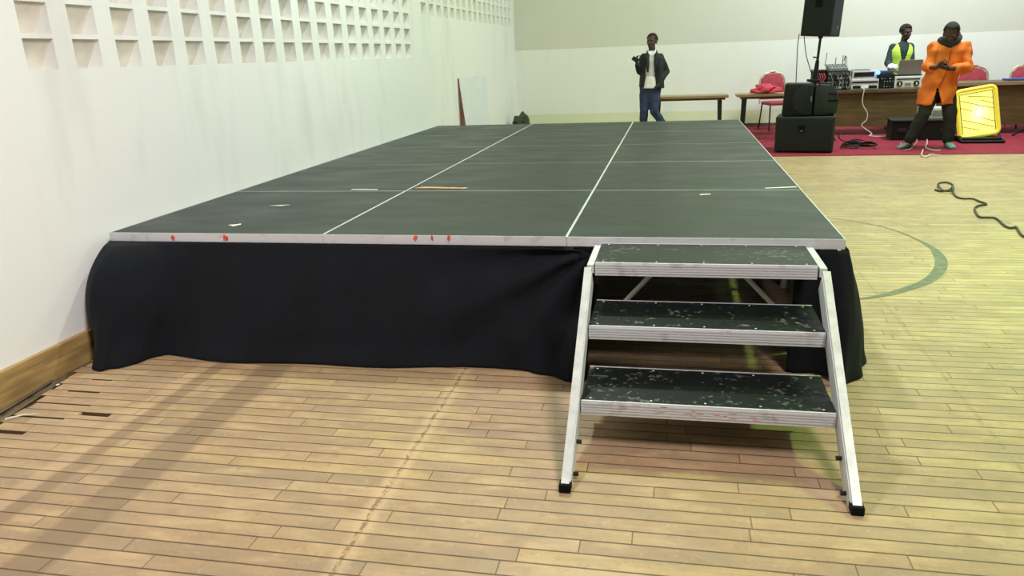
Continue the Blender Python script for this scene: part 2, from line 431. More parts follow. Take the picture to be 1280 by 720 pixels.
# ------------------------------------------------------------------ setting
XW, YB = -2.495, 11.4
def grid_face(xs, ys, holes, f):
    """f(a,b) -> point; one quad per cell whose centre lies in no hole"""
    b = bmesh.new(); V = {}
    def v(a, c):
        k = (round(a, 5), round(c, 5))
        if k not in V: V[k] = b.verts.new(f(a, c))
        return V[k]
    for i in range(len(xs)-1):
        for j in range(len(ys)-1):
            cx, cy = (xs[i]+xs[i+1])/2, (ys[j]+ys[j+1])/2
            if any(h[0] < cx < h[1] and h[2] < cy < h[3] for h in holes): continue
            b.faces.new((v(xs[i], ys[j]), v(xs[i+1], ys[j]), v(xs[i+1], ys[j+1]), v(xs[i], ys[j+1])))
    return b
# left wall with two fields of sloping ventilation openings
cells = []
for y0, n, z0, rows in ((-.243, 18, 1.436, 6), (5.80, 17, 1.915, 6)):
    for i in range(n):
        for j in range(rows):
            a = y0+i*.3165; c = z0+j*.166
            cells.append((a, a+.19, c, c+.143))
ys = sorted({-9.0, YB} | {round(h[0], 5) for h in cells} | {round(h[1], 5) for h in cells})
zs = sorted({0.0, 6.0} | {round(h[2], 5) for h in cells} | {round(h[3], 5) for h in cells})
b = grid_face(ys, zs, cells, lambda y, z: Vector((XW, y, z)))
me = bpy.data.meshes.new('wall_left')
DEP = .10
nf = len(b.faces)
for y0, y1, z0, z1 in cells:
    P = lambda y, z, d: b.verts.new((XW-d, y, z))
    for y in (y0, y1):
        fc = b.faces.new((P(y, z0, 0), P(y, z0, DEP), P(y, z1, .012), P(y, z1, 0)))
    b.faces.new((P(y0, z0, 0), P(y1, z0, 0), P(y1, z0, DEP), P(y0, z0, DEP)))
    b.faces.new((P(y0, z1, 0), P(y1, z1, 0), P(y1, z1, .012), P(y0, z1, .012)))
    fc = b.faces.new((P(y0, z1, .012), P(y1, z1, .012), P(y1, z0, DEP), P(y0, z0, DEP))); fc.material_index = 1
# solid back of the wall
for q in (((XW-.2, -9, 0), (XW-.2, YB, 0), (XW-.2, YB, 6), (XW-.2, -9, 6)),):
    b.faces.new([b.verts.new(p) for p in q])
b.to_mesh(me); b.free()
wl = link('wall_left', me, WALL_L); me.materials.append(CELL); struct(wl)
struct(MB().box((XW-.2, YB, 0), (12.2, YB+.2, 6)).build('wall_back', WALL_B))
struct(MB().box((12, -9, 0), (12.2, YB, 6)).build('wall_right', WALL_L))
struct(MB().box((XW-.2, -9.2, 0), (12.2, -9, 6)).build('wall_front', WALL_L))
struct(MB().box((XW-.2, -9.2, 6), (12.2, YB+.2, 6.2)).build('ceiling', CEIL))
struct(MB().box((XW-.002, -9, -.03), (XW+.026, YB, .135), .003).build('baseboard_left', SKIRTW))
struct(MB().box((XW+.03, YB-.03, 0), (12, YB-.001, .06), .003).build('baseboard_back', BASEB))
# floor: planks rotted back from the left wall near the camera, a few slits open
PW = .066
b = bmesh.new()
def fl(x0, x1, y0, y1, z=0.0):
    vs = [b.verts.new(p) for p in ((x0, y0, z), (x1, y0, z), (x1, y1, z), (x0, y1, z))]; b.faces.new(vs)
    d = -.022
    for i in range(4):
        p, q = vs[i].co, vs[(i+1) % 4].co
        b.faces.new([b.verts.new(t) for t in (p, q, (q.x, q.y, d), (p.x, p.y, d))])
fl(-1.6, 12, -9, YB); fl(XW+.026, -1.6, -9, PW*-32); fl(XW+.026, -1.6, PW*2, YB)
slits = {-11: (-2.26, -2.09, .014), -13: (-2.40, -2.03, .009), -14: (-2.02, -1.87, .030), -15: (-2.34, -2.05, .012), -17: (-2.36, -2.12, .026), -9: (-2.24, -2.13, .010), -8: (-2.3, -2.0, .004)}
rj = random.Random(5)
for k in range(-32, 2):
    y = k*PW
    edge = XW+.035 + max(0, min(.15, (-.18-y)*.20)) + rj.uniform(-.012, .02)*(1 if y < -.3 else .2)
    if y < -1.4: edge = XW+.10+rj.uniform(0, .05)
    if k in slits:
        a, c, wd = slits[k]
        if a > edge: fl(edge, a, y, y+PW)
        fl(max(a, edge), c, y, y+PW-wd); fl(c, -1.6, y, y+PW)
    else: fl(edge, -1.6, y, y+PW)
me = bpy.data.meshes.new('floor'); b.to_mesh(me); b.free()
flo = struct(link('floor', me, FLOOR))
struct(MB().box((XW, -9, -.06), (12, YB, -.022)).build('subfloor', SUBF))
# painted court arc on the planks
arc = [(1.74, 3.33, .012), (1.8, 3.29, .012), (2.012, 3.106, .014), (2.17, 2.87, .018), (2.255, 2.55, .026), (2.285, 2.30, .045), (2.272, 2.12, .065), (2.235, 1.92, .075), (2.15, 1.68, .075), (2.02, 1.45, .07), (1.85, 1.265, .06), (1.69, 1.13, .045), (1.57, 1.06, .03), (1.42, 1.0, .02)]
def catmull(P, n=6):
    out = []
    for i in range(len(P)-1):
        p0 = P[max(i-1, 0)]; p1 = P[i]; p2 = P[i+1]; p3 = P[min(i+2, len(P)-1)]
        for k in range(n):
            t = k/n
            out.append(tuple(.5*((2*b_)+(-a_+c_)*t+(2*a_-5*b_+4*c_-d_)*t*t+(-a_+3*b_-3*c_+d_)*t**3) for a_, b_, c_, d_ in zip(p0, p1, p2, p3)))
    out.append(tuple(P[-1])); return out
A = catmull(arc, 8); mb = MB()
for i in range(len(A)-1):
    q = []
    for s_ in (1, -1):
        for j in (i, i+1) if s_ == 1 else (i+1, i):
            p = Vector(A[j][:2]); a = Vector(A[max(j-1, 0)][:2]); c = Vector(A[min(j+1, len(A)-1)][:2])
            n = Vector((-(c-a).y, (c-a).x)).normalized()
            q.append((*(p+n*s_*A[j][2]/2), .0012))
    mb.quad(*q)
struct(mb.build('floor_line', PAINT, flo))
# splintered battens and dirt in the gap by the baseboard
for x0, y0, x1, y1, r, mm, lab, nm in (
        (-2.33, -1.06, -2.42, -.42, .010, WOODT, 'long brown splintered batten lying in floor gap along the baseboard', 'batten'),
        (-2.40, -1.05, -2.45, -.55, .008, WOODD, 'dark thin batten lying in floor gap against the baseboard', 'batten'),
        (-2.40, -.62, -2.36, -.56, .005, TAPEW, 'short pale offcut lying in floor gap beside the battens', 'wood_offcut')):
    o = MB().tube([(x0, y0, -.008), ((x0+x1)/2+.01, (y0+y1)/2, -.006), (x1, y1, -.009)], r, 5).build(nm, mm)
    tag(o, lab, 'wood scrap')
o = MB().tube([(-2.30, -.98, .008), (-2.25, -.94, .012), (-2.19, -.915, .008)], [.004, .0035, .002], 6).build('twig', TAPEW)
tag(o, 'small white stick on broken planks by the left baseboard', 'stick')
# carpet
o = MB().box((1.35, 7.22, .0005), (9.5, YB-.04, .008)).build('carpet', RED)
tag(o, 'red carpet strip on the floor under tables and loudspeakers', 'carpet')
CZ = .009

# ------------------------------------------------------------------ stage
W = 1.22; H = .60
xs = [-2*W, -W, 0, W]; yr = [0, 1.25, 2.50, 3.66, 4.77, 5.98]
stage = thing('stage', 'low modular stage of black deck panels with aluminium edges, beside the white wall', 'stage', ((xs[0]+xs[-1])/2, 2.99, 0))
for i in range(3):
    for j in range(5):
        x0, x1, y0, y1 = xs[i], xs[i+1], yr[j], yr[j+1]
        e = .0058 if i*j % 2 == 0 else .005
        ll = rj.uniform(-.002, .002)
        p = MB().box((x0+e, y0+e, H-.022), (x1-e, y1-e, H-.001+ll*.3)).build('deck_panel', DECK, stage)
        f = MB(); hh = .045
        g = .0012
        MB().box((x0+g, y0+g, H-hh), (x1-g, y0+e, H-(.0008 if j else 0))).build('end_profile', ALUD if j not in (0, 1, 2) or (j == 2 and i != 2) else ALU, p); MB().box((x0+g, y1-e, H-hh), (x1-g, y1-g, H-.0008)).build('end_profile', ALUD, p)
        f.box((x0+g, y0+e, H-hh), (x0+e, y1-e, H)); MB().box((x1-e, y0+e, H-hh), (x1-g, y1-e, H)).build('edge_profile', ALU, p)
        f.build('edge_profile', ALU, p)
        if j == 0:
            for px_, wd in {0: ((216, .028), (281, .034)), 1: ((519, .022), (540, .014), (561, .018))}.get(i, ()):
                c = at(px_, 297.5, -.001)
                pg = []
                for k in range(14):
                    a_ = 2*PI*k/14; r_ = rj.uniform(.55, 1.15)
                    pg.append((c.x+math.cos(a_)*wd*.5*r_, c.z+math.sin(a_)*.017*r_))
                o = MB().prism(pg, -.0004, .002).build('paint_mark', REDP, p); o['label'] = 'red paint mark'
for i, x in enumerate((xs[0]+.06, xs[1], xs[2], xs[3]-.06)):
    for j, y in enumerate((.10, 1.25, 2.5, 3.66, 4.77, 5.9)):
        MB().tube([(x, y, .0), (x, y, H-.046)], .024, 12).build('leg', ALU, stage, True)

# cloth skirts
def cloth(name, top, bot, fold, nu, nv, parent=None, thick=.004, vexp=lambda u: 1.15):
    """top, bot: lists of (x,y,z) resampled to nu+1; fold(u,v)->offset along outward normal"""
    def resample(P, n):
        P = [Vector(p) for p in P]; d = [0]
        for a, c in zip(P, P[1:]): d.append(d[-1]+(c-a).length)
        out = []; k = 0
        for i in range(n+1):
            t = d[-1]*i/n
            while k < len(d)-2 and d[k+1] < t: k += 1
            out.append(P[k].lerp(P[k+1], (t-d[k])/max(1e-9, d[k+1]-d[k])))
        return out
    T = resample(top, nu); B = resample(bot, nu)
    b = bmesh.new(); G = []
    for i in range(nu+1):
        tang = (B[min(i+1, nu)]-B[max(i-1, 0)]); tang2 = (T[min(i+1, nu)]-T[max(i-1, 0)])
        tg = (tang+tang2); tg.z = 0; tg.normalize(); nrm = Vector((tg.y, -tg.x, 0))
        colv = []
        for j in range(nv+1):
            v = j/nv; u = i/nu
            vv = v**vexp(u)
            hor = T[i].lerp(B[i], vv); z = T[i].z+(B[i].z-T[i].z)*v
            p = Vector((hor.x, hor.y, z)) + nrm*fold(u, v)
            p.z = max(p.z, .004); p.x = max(p.x, XW+.012)
            colv.append(b.verts.new(p))
        G.append(colv)
    for i in range(nu):
        for j in range(nv): b.faces.new((G[i][j], G[i+1][j], G[i+1][j+1], G[i][j+1]))
    me = bpy.data.meshes.new(name); b.to_mesh(me); b.free()
    o = link(name, me, CLOTH, parent, True, 180)
    sm = o.modifiers.new('thick', 'SOLIDIFY'); sm.thickness = thick; sm.offset = -1
    return o
botL = [(-2.43, -.05, .004), (-2.41, -.20, .004), (-2.375, -.34, .004), (-2.325, -.42, .004), (-2.257, -.472, .004), (-2.185, -.404, .004), (-2.135, -.335, .004), (-2.12, -.265, .004), (-2.06, -.205, .004), (-1.952, -.221, .004), (-1.799, -.247, .004), (-1.614, -.258, .004), (-1.398, -.255, .004), (-1.107, -.242, .004), (-.785, -.226, .004), (-.55, -.21, .004), (-.323, -.174, .004), (-.149, -.178, .004), (-.047, -.219, .004), (.035, -.27, .004), (.085, -.27, .004), (.10, -.24, .004)]
topL = [(-2.455, .16, .553), (-2.458, .04, .553), (-2.435, -.006, .553), (-2.3, -.010, .5535), (-1.22, -.010, .5535), (-.1, -.010, .5535), (.06, -.012, .545), (.12, -.02, .52)]
def foldL(u, v):
    x = u*2.9
    f = .010*v*math.sin(x*7+1.3*math.sin(v*3))*min(1, v*2)
    f += .05*math.exp(-((u-.06)/.05)**2)*math.sin(min(1, v*1.25)*PI) - .03*math.exp(-((u-.165)/.018)**2)*v
    # bulge below the fascia
    f += .030*math.sin(min(1, v*1.2)*PI)*(1-abs(u-.5))
    # tension folds fanning out of the hooked right top corner
    du = (1-u)*2.6; dz = v*.55
    ang = math.atan2(du, dz+1e-4); rr = math.hypot(du, dz)
    fall = max(0, 1-rr/1.25)*min(1, rr/.12)
    f += .042*fall*math.sin(ang*12+.6)
    # loose swags low in the middle
    sw = math.exp(-((u-.80-.12*v)/.03)**2)*max(0, v-.45)*.11
    return f + sw + .006*noise.noise(Vector((u*9, v*3, 1.7)))
o = cloth('stage_skirt', topL, botL, foldL, 170, 40, vexp=lambda u: .42+.7*min(1, max(0, (u-.10)/.14)))
tag(o, 'long black cloth skirt hanging along the stage front, left of the steps', 'stage skirt')
topR = [(1.02, -.012, .552), (1.12, -.012, .552), (1.20, -.012, .552), (1.232, .0, .552), (1.235, .06, .552), (1.235, 2, .552), (1.235, 5.9, .552)]
botR = [(1.00, -.06, .004), (1.10, -.09, .004), (1.185, -.16, .02), (1.222, -.215, .006), (1.255, -.18, .004), (1.30, -.09, .004), (1.345, -.02, .004), (1.36, .12, .004), (1.33, 2.0, .004), (1.30, 5.9, .004)]
topR = topR[:4]+[(1.236, .3, .552)]; 
botR2 = botR[:8]+[(1.35, .3, .004)]
def foldR(u, v):
    return .032*math.sin(min(1, v*1.1)*PI)*min(1, u*2.2) + .014*v*math.sin(u*26+v) + .006*noise.noise(Vector((u*7, v*4, 5)))
o = cloth('stage_skirt', topR, botR2, foldR, 60, 30)
tag(o, 'short black cloth skirt bulging around the front right stage corner', 'stage skirt')
o = cloth('stage_skirt', [(1.236, .3, .552), (1.236, 3, .552), (1.236, 5.95, .552)], [(1.34, .3, .004), (1.30, 3, .004), (1.27, 5.95, .004)], lambda u, v: .02*v*math.sin(u*60), 120, 12)
tag(o, 'black cloth skirt down the right side of the stage toward the back', 'stage skirt')

# small tape scraps on the deck
def flat(name, pts, m, z, label, cat):
    mb = MB(); t = .0015
    v0 = [mb.b.verts.new((x, y, z)) for x, y in pts]; v1 = [mb.b.verts.new((x, y, z+t)) for x, y in pts]
    mb.b.faces.new(v0[::-1]); mb.b.faces.new(v1)
    for i in range(len(pts)): mb.b.faces.new((v0[i], v0[(i+1) % len(pts)], v1[(i+1) % len(pts)], v1[i]))
    return tag(mb.build(name, m), label, cat)
T0 = H+.0003
flat('paper_scrap', [(-1.86, .20), (-1.81, .165), (-1.79, .21), (-1.805, .235), (-1.82, .215)], TAPEW, T0, 'white torn paper scrap on front left deck panel', 'paper scrap')
flat('paper_scrap', [(-1.91, .74), (-1.83, .73), (-1.79, .765), (-1.85, .755)], TAPEW, T0, 'thin pale shred on front left deck panel behind the paper scrap', 'paper scrap')
flat('tape_strip', [(-1.19, 1.345), (-.83, 1.32), (-.83, 1.355), (-1.15, 1.40)], TAPEO, T0, 'orange brown tape strip on deck at second row seam', 'tape')
flat('tape_strip', [(.633, 1.075), (.693, 1.09), (.697, 1.115), (.637, 1.10)], TAPEW, T0, 'tiny white tape piece on front right deck panel', 'tape')
flat('tape_strip', [(1.02, 1.285), (1.20, 1.325), (1.205, 1.355), (1.02, 1.305)], TAPEW, T0, 'white tape strip by the right stage edge at the seam', 'tape')
flat('tape_strip', [(-1.62, 1.30), (-1.43, 1.285), (-1.43, 1.305), (-1.62, 1.32)], TAPEW, T0, 'pale tape strip on left column of deck near second row seam', 'tape')

# ------------------------------------------------------------------ steps
st = thing('stage_steps', 'portable aluminium steps with three black treads at the stage front', 'steps', (.607, -.6, 0))
SX0, SX1 = .168, 1.048
steps = [(.20, -.895, -.575), (.39, -.615, -.29), (.575, -.352, -.016)]
for k, (z, yf, yb) in enumerate(steps):
    t = MB().box((SX0, yf+.004, z-.022), (SX1, yb, z)).build('tread', TREAD, st)
    n = MB(); n.box((SX0, yf-.004, z-.052), (SX1, yf+.004, z+.0015), .002)
    for q in range(4): n.box((SX0, yf-.007, z-.006-.0105*q-.006), (SX1, yf-.003, z-.006-.0105*q))
    n.box((SX0, yf-.004, z-.055), (SX1, yf+.05, z-.050)); n.box((SX0, yb-.004, z-.05), (SX1, yb+.004, z+.001))
    nos = n.build('nosing', ALU, t)
    for x in (.2, .42, .61, .8, 1.01):
        for y in (yf+.025, yb-.02): MB().ball((x, y, z), (.0045, .0045, .0015), seg=8).build('screw', ALU, t)
    if k == 0:
        for q in range(16):
            x = rj.uniform(.25, .85); zz = z-.006-.0105*rj.randrange(4)-rj.uniform(.0015, .004); l = rj.uniform(.006, .03)
            o = MB().box((x, yf-.0076, zz), (x+l, yf-.0065, zz+.002)).build('paint_mark', REDP, nos); o['label'] = 'scraped red paint on nosing'
def stringer(xc, side):
    # sloping square tube just in front of the nosings, C-channel behind it
    d = Vector((0, .26, .185)).normalized(); n = Vector((0, -d.z, d.y))
    foot = Vector((xc, -1.185, .012)); top = foot + d*((.560-.012)/d.z)
    def bar(xa, xb, na, nb, m, nm, par, t0=0, t1=1):
        mb = MB(); P = []
        for t in (t0, t1):
            o_ = foot.lerp(top, t)
            for x in (xa, xb):
                for q in (na, nb): P.append(mb.b.verts.new(Vector((x, o_.y, o_.z)) + n*q))
        for f in ((0, 1, 3, 2), (4, 6, 7, 5), (0, 4, 5, 1), (2, 3, 7, 6), (0, 2, 6, 4), (1, 5, 7, 3)): mb.b.faces.new([P[i] for i in f])
        return mb.build(nm, m, par)
    s = bar(xc-.014, xc+.014, -.012, .018, ALUB, 'stringer', st)
    inn = xc+side*.014
    bar(min(inn, inn+side*.004), max(inn, inn+side*.004), -.075, .010, ALU, 'web', s, .0, .98)
    bar(min(inn-side*.022, inn), max(inn-side*.022, inn), -.078, -.068, ALU, 'rear_flange', s, .04, .98)
    # bar from stringer head to the stage edge
    MB().box((xc-.012, -.352, .528), (xc+.017, -.004, .566), .002).build('side_rail', ALU, st)
    # end cap and bolts
    mb = MB().box((xc-.020, -1.205, 0), (xc+.020, -1.160, .030), .004); mb.build('foot_cap', RUBBER, s)
    for t in (.07, .2):
        p = foot.lerp(top, t)+n*(-.035)
        MB().tube([(p.x-side*.012, p.y, p.z), (p.x+side*.036, p.y, p.z)], .008, 8).build('bolt', DKMET, s)
stringer(.146, 1); stringer(1.068, -1)
for pa, pb in (((817, 340), (780, 378)), ((926, 340), (966, 381))):
    MB().tube([at(*pa, -.06), at(*pb, -.10)], .011, 10).build('brace', ALU, st, True)

# ------------------------------------------------------------------ leaning board and bundle by the left wall
lb = thing('leaning_board', 'white flat board with a brown wedge leaning on the wall behind the stage', 'board', (-2.3, 8.0, 0))
def lean(xo, xi, y0, y1, z1, x_top):
    mb = MB(); P = []
    for y in (y0, y1):
        P += [mb.b.verts.new(p) for p in ((xo, y, .001), (xi, y, .001), (x_top+.006, y, z1), (x_top, y, z1))]
    for f in ((0, 1, 2, 3), (7, 6, 5, 4), (0, 4, 5, 1), (1, 5, 6, 2), (2, 6, 7, 3), (3, 7, 4, 0)): mb.b.faces.new([P[i] for i in f])
    return mb
lean(-2.462, -2.435, 7.27, 8.86, 1.135, -2.485).build('panel', WHITE, lb)
lean(-2.46, -2.366, 7.235, 7.262, 1.135, -2.491).build('brown_wedge', BROWN, lb)  # brown wedge at the near end of the board, widest at the foot
def rock(c, r, seed, amp=.35, sub=4, m=None):
    mb = MB(); rr = bmesh.ops.create_icosphere(mb.b, subdivisions=sub, radius=1)
    for v in rr['verts']:
        d = v.co.normalized()
        k = 1+amp*noise.noise(d*1.6+Vector((seed, 0, 0)))+amp*.4*noise.noise(d*4+Vector((0, seed, 0)))
        p = Vector((d.x*r[0]*k, d.y*r[1]*k, d.z*r[2]*k)); p.z = max(p.z, -r[2]*.55)
        v.co = p+Vector(c)
    return mb
mb = rock((-2.26, 10.55, .13), (.17, .2, .235), 3.1, .5)
o = mb.build('canvas_bundle', GREENB, None, True, 60)
tag(o, 'dark green crumpled bundle in the corner behind the stage', 'bundle')

# ------------------------------------------------------------------ low tables by the back wall
def low_table(label, x0, x1, y0, y1, z):
    t = thing('low_table', label, 'table', ((x0+x1)/2, (y0+y1)/2, 0), 0, 'low tables by the back wall')
    MB().box((x0, y0, z-.042), (x1, y1, z), .006).build('tabletop', WOODTOP, t)
    MB().box((x0+.05, y0+.04, z-.075), (x1-.05, y0+.055, z-.042)).build('apron', WOODT, t)
    for x in (x0+.13, x1-.13):
        for y in (y0+.06, y1-.06):
            sgn = -1 if x < (x0+x1)/2 else 1
            mb = MB(); mb.tube([(x+.02*sgn, y, CZ if x > 1.3 else .001), (x, y, z-.04)], [.022, .028], 4)
            mb.build('leg', DKMET, t)
low_table('low brown table on dark legs behind the person in a black blazer', .10, 1.33, 9.62, 10.05, .672)
low_table('low brown table beside the loudspeaker, with a red cloth on it', 1.46, 2.40, 9.62, 10.05, .672)
mb = rock((1.91, 9.82, .728), (.20, .15, .085), 8.2, .45)
for v in mb.b.verts: v.co.z = max(v.co.z, .674)
o = mb.build('red_cloth', REDC, None, True, 60)
tag(o, 'crumpled bright red cloth lying on the low table', 'cloth')

# ------------------------------------------------------------------ banquet chairs
def banquet_chair(label, loc, rz, group):
    t = thing('banquet_chair', label, 'chair', (0, 0, 0), 0, group)
    # local: seat faces -Y
    s = MB().box((-.21, -.21, .42), (.21, .21, .475), .02).build('seat', REDF, t, True)
    poly = [(-.20, .50), (.20, .50), (.205, .72), (.19, .84), (.12, .915), (.0, .935), (-.12, .915), (-.19, .84), (-.205, .72)]
    tl = Matrix.Translation((0, .205, 0)) @ Matrix.Rotation(-.10, 4, 'X')
    MB().prism(poly, -.022, .022, tl, .008).build('backrest', REDF, t, True)
    fr = [tl @ Vector((x*1.06, 0, z*1.012)) for x, z in ([(-.205, .42)]+[(-.205, .50), (-.21, .72), (-.195, .84), (-.122, .918), (0, .94), (.122, .918), (.195, .84), (.21, .72), (.205, .50)]+[(.205, .42)])]
    MB().tube(catmull(fr, 4), .014, 8).build('back_frame', GOLD, t, True)
    MB().tube([tl @ Vector(p) for p in ((-.05, -.012, .955), (-.04, -.012, .965), (.04, -.012, .965), (.05, -.012, .955))], .011, 8).build('handle', GOLD, t, True)
    for x in (-.19, .19):
        MB().tube([(x, -.19, .42), (x*1.02, -.20, 0)], .013, 8).build('leg', DKMET, t, True)
        MB().tube([(x, .19, .43), (x*1.02, .30, 0)], .013, 8).build('leg', DKMET, t, True)
    t.location = loc; t.rotation_euler = (0, 0, rz)
    return t
ch = banquet_chair('red banquet chair behind the low table with the red cloth', (2.20, 10.62, CZ+.005), .25, 'red banquet chairs')
dup(ch, (5.17, 10.25, CZ+.005), .0, 'red banquet chair behind the long table, directly above the yellow lamp', 'red banquet chairs')
dup(ch, (5.92, 10.25, CZ+.005), -.05, 'red banquet chair behind the long table, cut by the right picture edge', 'red banquet chairs')

# ------------------------------------------------------------------ long tables with wooden fronts
def long_table(label, x0, x1, y0, z, yd=.65, edge=None):
    t = thing('long_table', label, 'table', ((x0+x1)/2, y0+yd/2, CZ))
    MB().box((x0, y0-.03, z-.045), (x1, y0+yd, z), .004).build('tabletop', WOODT, t)
    MB().box((x0, y0-.034, z-.045), (x1, y0-.030, z-.002)).build('edge_band', edge or WOODTOP, t)
    MB().box((x0+.05, y0+.02, .14), (x1-.05, y0+.04, z-.045)).build('front_panel', WOODT, t)
    for x in (x0+.03, x1-.05):
        MB().box((x, y0+.05, CZ), (x+.022, y0+yd-.05, z-.045)).build('side_panel', WOODD, t)
    return t
long_table('brown wooden table carrying the sound equipment and the laptop', 2.50, 4.42, 9.58, .70, edge=WOODD)
long_table('brown wooden table behind the yellow lamp, with a blue folder', 4.50, 6.6, 9.45, .765)
TZ = .70
# ------------------------------------------------------------------ sound equipment on the left table
rnd = random.Random(11)
ra = thing('amplifier_rack', 'dark cluttered amplifier rack with knobs on the left end of the table', 'amplifier rack', (2.98, 9.9, TZ))
MB().box((2.80, 9.68, TZ), (3.13, 10.1, TZ+.29), .006).build('case', BLK, ra)
for k in range(4):
    z0 = TZ+.012+k*.068
    u = MB().box((2.815, 9.672, z0), (3.115, 9.685, z0+.060)).build('rack_unit', mat('rack_face%d' % (k % 2), ((.03, .034, .03), (.06, .066, .06))[k % 2], .45, var=.5, scale=40), ra)
    for q in range(7):
        x = 2.835+q*.044+rnd.uniform(-.008, .008)
        MB().tube([(x, 9.674, z0+.03), (x, 9.655, z0+.03)], rnd.uniform(.007, .015), 8).build('knob', (SILV, GREY, DKMET, GREY, DKMET)[rnd.randrange(5)], u)
for q in range(6):
    x = 2.83+q*.05
    MB().tube(catmull([(x, 9.66, TZ+.05+.03*(q % 3)), (x+.03, 9.62, TZ+.02), (x+.06, 9.64, TZ+.12), (x+.02, 9.65, TZ+.24)], 6), .005, 6).build('patch_cable', (CABG, BLK, GREY)[q % 3], ra, True)
rw = thing('effects_case', 'small dark equipment box with red cables, left of the amplifier rack', 'equipment box', (2.70, 9.85, TZ))
MB().box((2.62, 9.72, TZ), (2.79, 10.05, TZ+.30), .005).build('case', BLK, rw)
MB().box((2.61, 9.71, TZ+.285), (2.80, 10.06, TZ+.31), .004).build('lid', DKMET, rw)
for q in range(4):
    x = 2.65+q*.035
    MB().tube(catmull([(x, 9.70, TZ+.26), (x+.02, 9.66, TZ+.2), (x-.015, 9.665, TZ+.11), (x+.02, 9.70, TZ+.03)], 6), .009, 7).build('red_cable', REDF, rw, True)
mx = thing('sloped_mixer', 'grey sloped mixer with aerials, on top of the amplifier rack', 'mixer', (2.98, 9.9, TZ+.29))
mb = MB(); M_ = Matrix.Rotation(PI/2, 4, 'Z')
mb.prism([(9.70, TZ+.291), (10.06, TZ+.291), (10.06, TZ+.385), (9.98, TZ+.385), (9.70, TZ+.325)], -3.11, -2.84, M_)
mb.build('body', GREY, mx)
for i in range(6):
    for j in range(3):
        y = 9.74+j*.075; MB().tube([(2.865+i*.043, y, TZ+.332+(y-9.70)*.21), (2.865+i*.043, y-.004, TZ+.345+(y-9.70)*.21)], .008, 7).build('knob', (GREY, DKMET)[(i+j) % 2], mx)
for px_, top_ in ((1044, 72), (1053, 69), (1056, 70)):
    a = at(px_, 82, 10.0); b_ = at(px_+1.2, top_, 10.0); a.z = TZ+.37
    MB().tube([a, b_], .006, 6).build('aerial', DKMET, mx)
MB().tube(catmull([at(1055, 76, 10.0), at(1056.5, 70.5, 9.98), at(1058.5, 72, 9.95), at(1059, 88, 9.8), (3.145, 9.72, TZ+.01)], 6), .006, 6).build('loose_cable', GREY, mx, True)
MB().tube([at(1031, 83, 10.0), at(1034, 66, 10.0)], .005, 6).build('aerial', DKMET, rw)
# two stacked silver players
def player(name, label, x0, x1, y0, z0, h, front):
    t = thing(name, label, 'audio player', ((x0+x1)/2, y0+.15, z0))
    MB().box((x0, y0, z0), (x1, y0+.32, z0+h), .006).build('case', SILV, t)
    front(t); return t
def f1(t):
    MB().box((3.20, 9.693, TZ+.012), (3.31, 9.700, TZ+.055)).build('socket_panel', BLK, t)
    MB().box((3.43, 9.693, TZ+.012), (3.55, 9.700, TZ+.055)).build('socket_panel', BLK, t)
    MB().box((3.32, 9.690, TZ+.015), (3.42, 9.700, TZ+.05)).build('label_plate', WHT, t)
    MB().box((3.18, 9.693, TZ+.095), (3.56, 9.700, TZ+.120)).build('vent_slot', BLK, t)
player('media_player', 'lower of two stacked silver players on the table', 3.17, 3.57, 9.70, TZ+.001, .15, f1)
def f2(t):
    MB().box((3.21, 9.712, TZ+.19), (3.50, 9.720, TZ+.255)).build('display', BLK, t)
    MB().box((3.20, 9.73, TZ+.281), (3.45, 9.98, TZ+.292), .004).build('jog_plate', DKMET, t)
player('media_player', 'upper of two stacked silver players, with a black display', 3.18, 3.54, 9.72, TZ+.153, .128, f2)
gp = thing('cable_box', 'small grey green box with cables, left of the silver players', 'equipment box', (3.15, 9.75, TZ))
MB().box((3.135, 9.72, TZ+.001), (3.165, 9.95, TZ+.24), .006).build('case', mat('grey_green_case', (.12, .16, .13), .5), gp)
for q in range(3):
    MB().tube(catmull([(3.14+.01*q, 9.715, TZ+.20), (3.15+.008*q, 9.69, TZ+.13), (3.14+.01*q, 9.70, TZ+.03)], 6), .006, 6).build('cable', CABG, gp, True)
le = thing('led_controller', 'dark controller box with a glowing blue light on the table', 'controller', (3.70, 9.85, TZ))
MB().box((3.585, 9.70, TZ+.001), (3.79, 10.0, TZ+.22), .006).build('case', BLK, le)
MB().ball(at(1098, 91, 9.695), .026, seg=12).build('blue_light', BLUE, le, True)
MB().box((3.55, 9.74, TZ+.225), (3.78, 9.98, TZ+.262), .005).build('top_tray', mat('navy_tray', (.03, .045, .12), .5), le)
for i in range(5):
    for j in range(4):
        if rnd.random() < .75: MB().tube([(3.61+i*.04, 9.701, TZ+.03+j*.04), (3.61+i*.04, 9.685, TZ+.03+j*.04)], rnd.uniform(.005, .011), 6).build('knob', (GREY, DKMET, SILV)[rnd.randrange(3)], le)
mb = rock((3.80, 9.93, TZ+.31), (.075, .05, .05), 4.4, .3)  # bright glare built as a white crumpled lump
o = mb.build('white_glare_lump', WHT, None, True, 60); tag(o, "crumpled lump standing for white towel by the elbow of the hi-vis vest wearer", 'glare')
fc = thing('flight_case', 'silver flight case with two black latches under the laptop', 'flight case', (3.99, 9.85, TZ))
MB().box((3.80, 9.72, TZ+.001), (4.19, 10.05, TZ+.175), .008).build('case', SILV, fc)
MB().box((3.83, 9.713, TZ+.125), (4.16, 9.721, TZ+.142)).build('lid_seam', BLK, fc)
for x in (3.875, 4.115):
    l_ = MB().tube([(x, 9.722, TZ+.065), (x, 9.708, TZ+.065)], .042, 20).build('latch', BLK, fc)
    MB().box((x-.010, 9.700, TZ+.04), (x+.012, 9.709, TZ+.085), .003).build('latch_handle', SILV, l_)
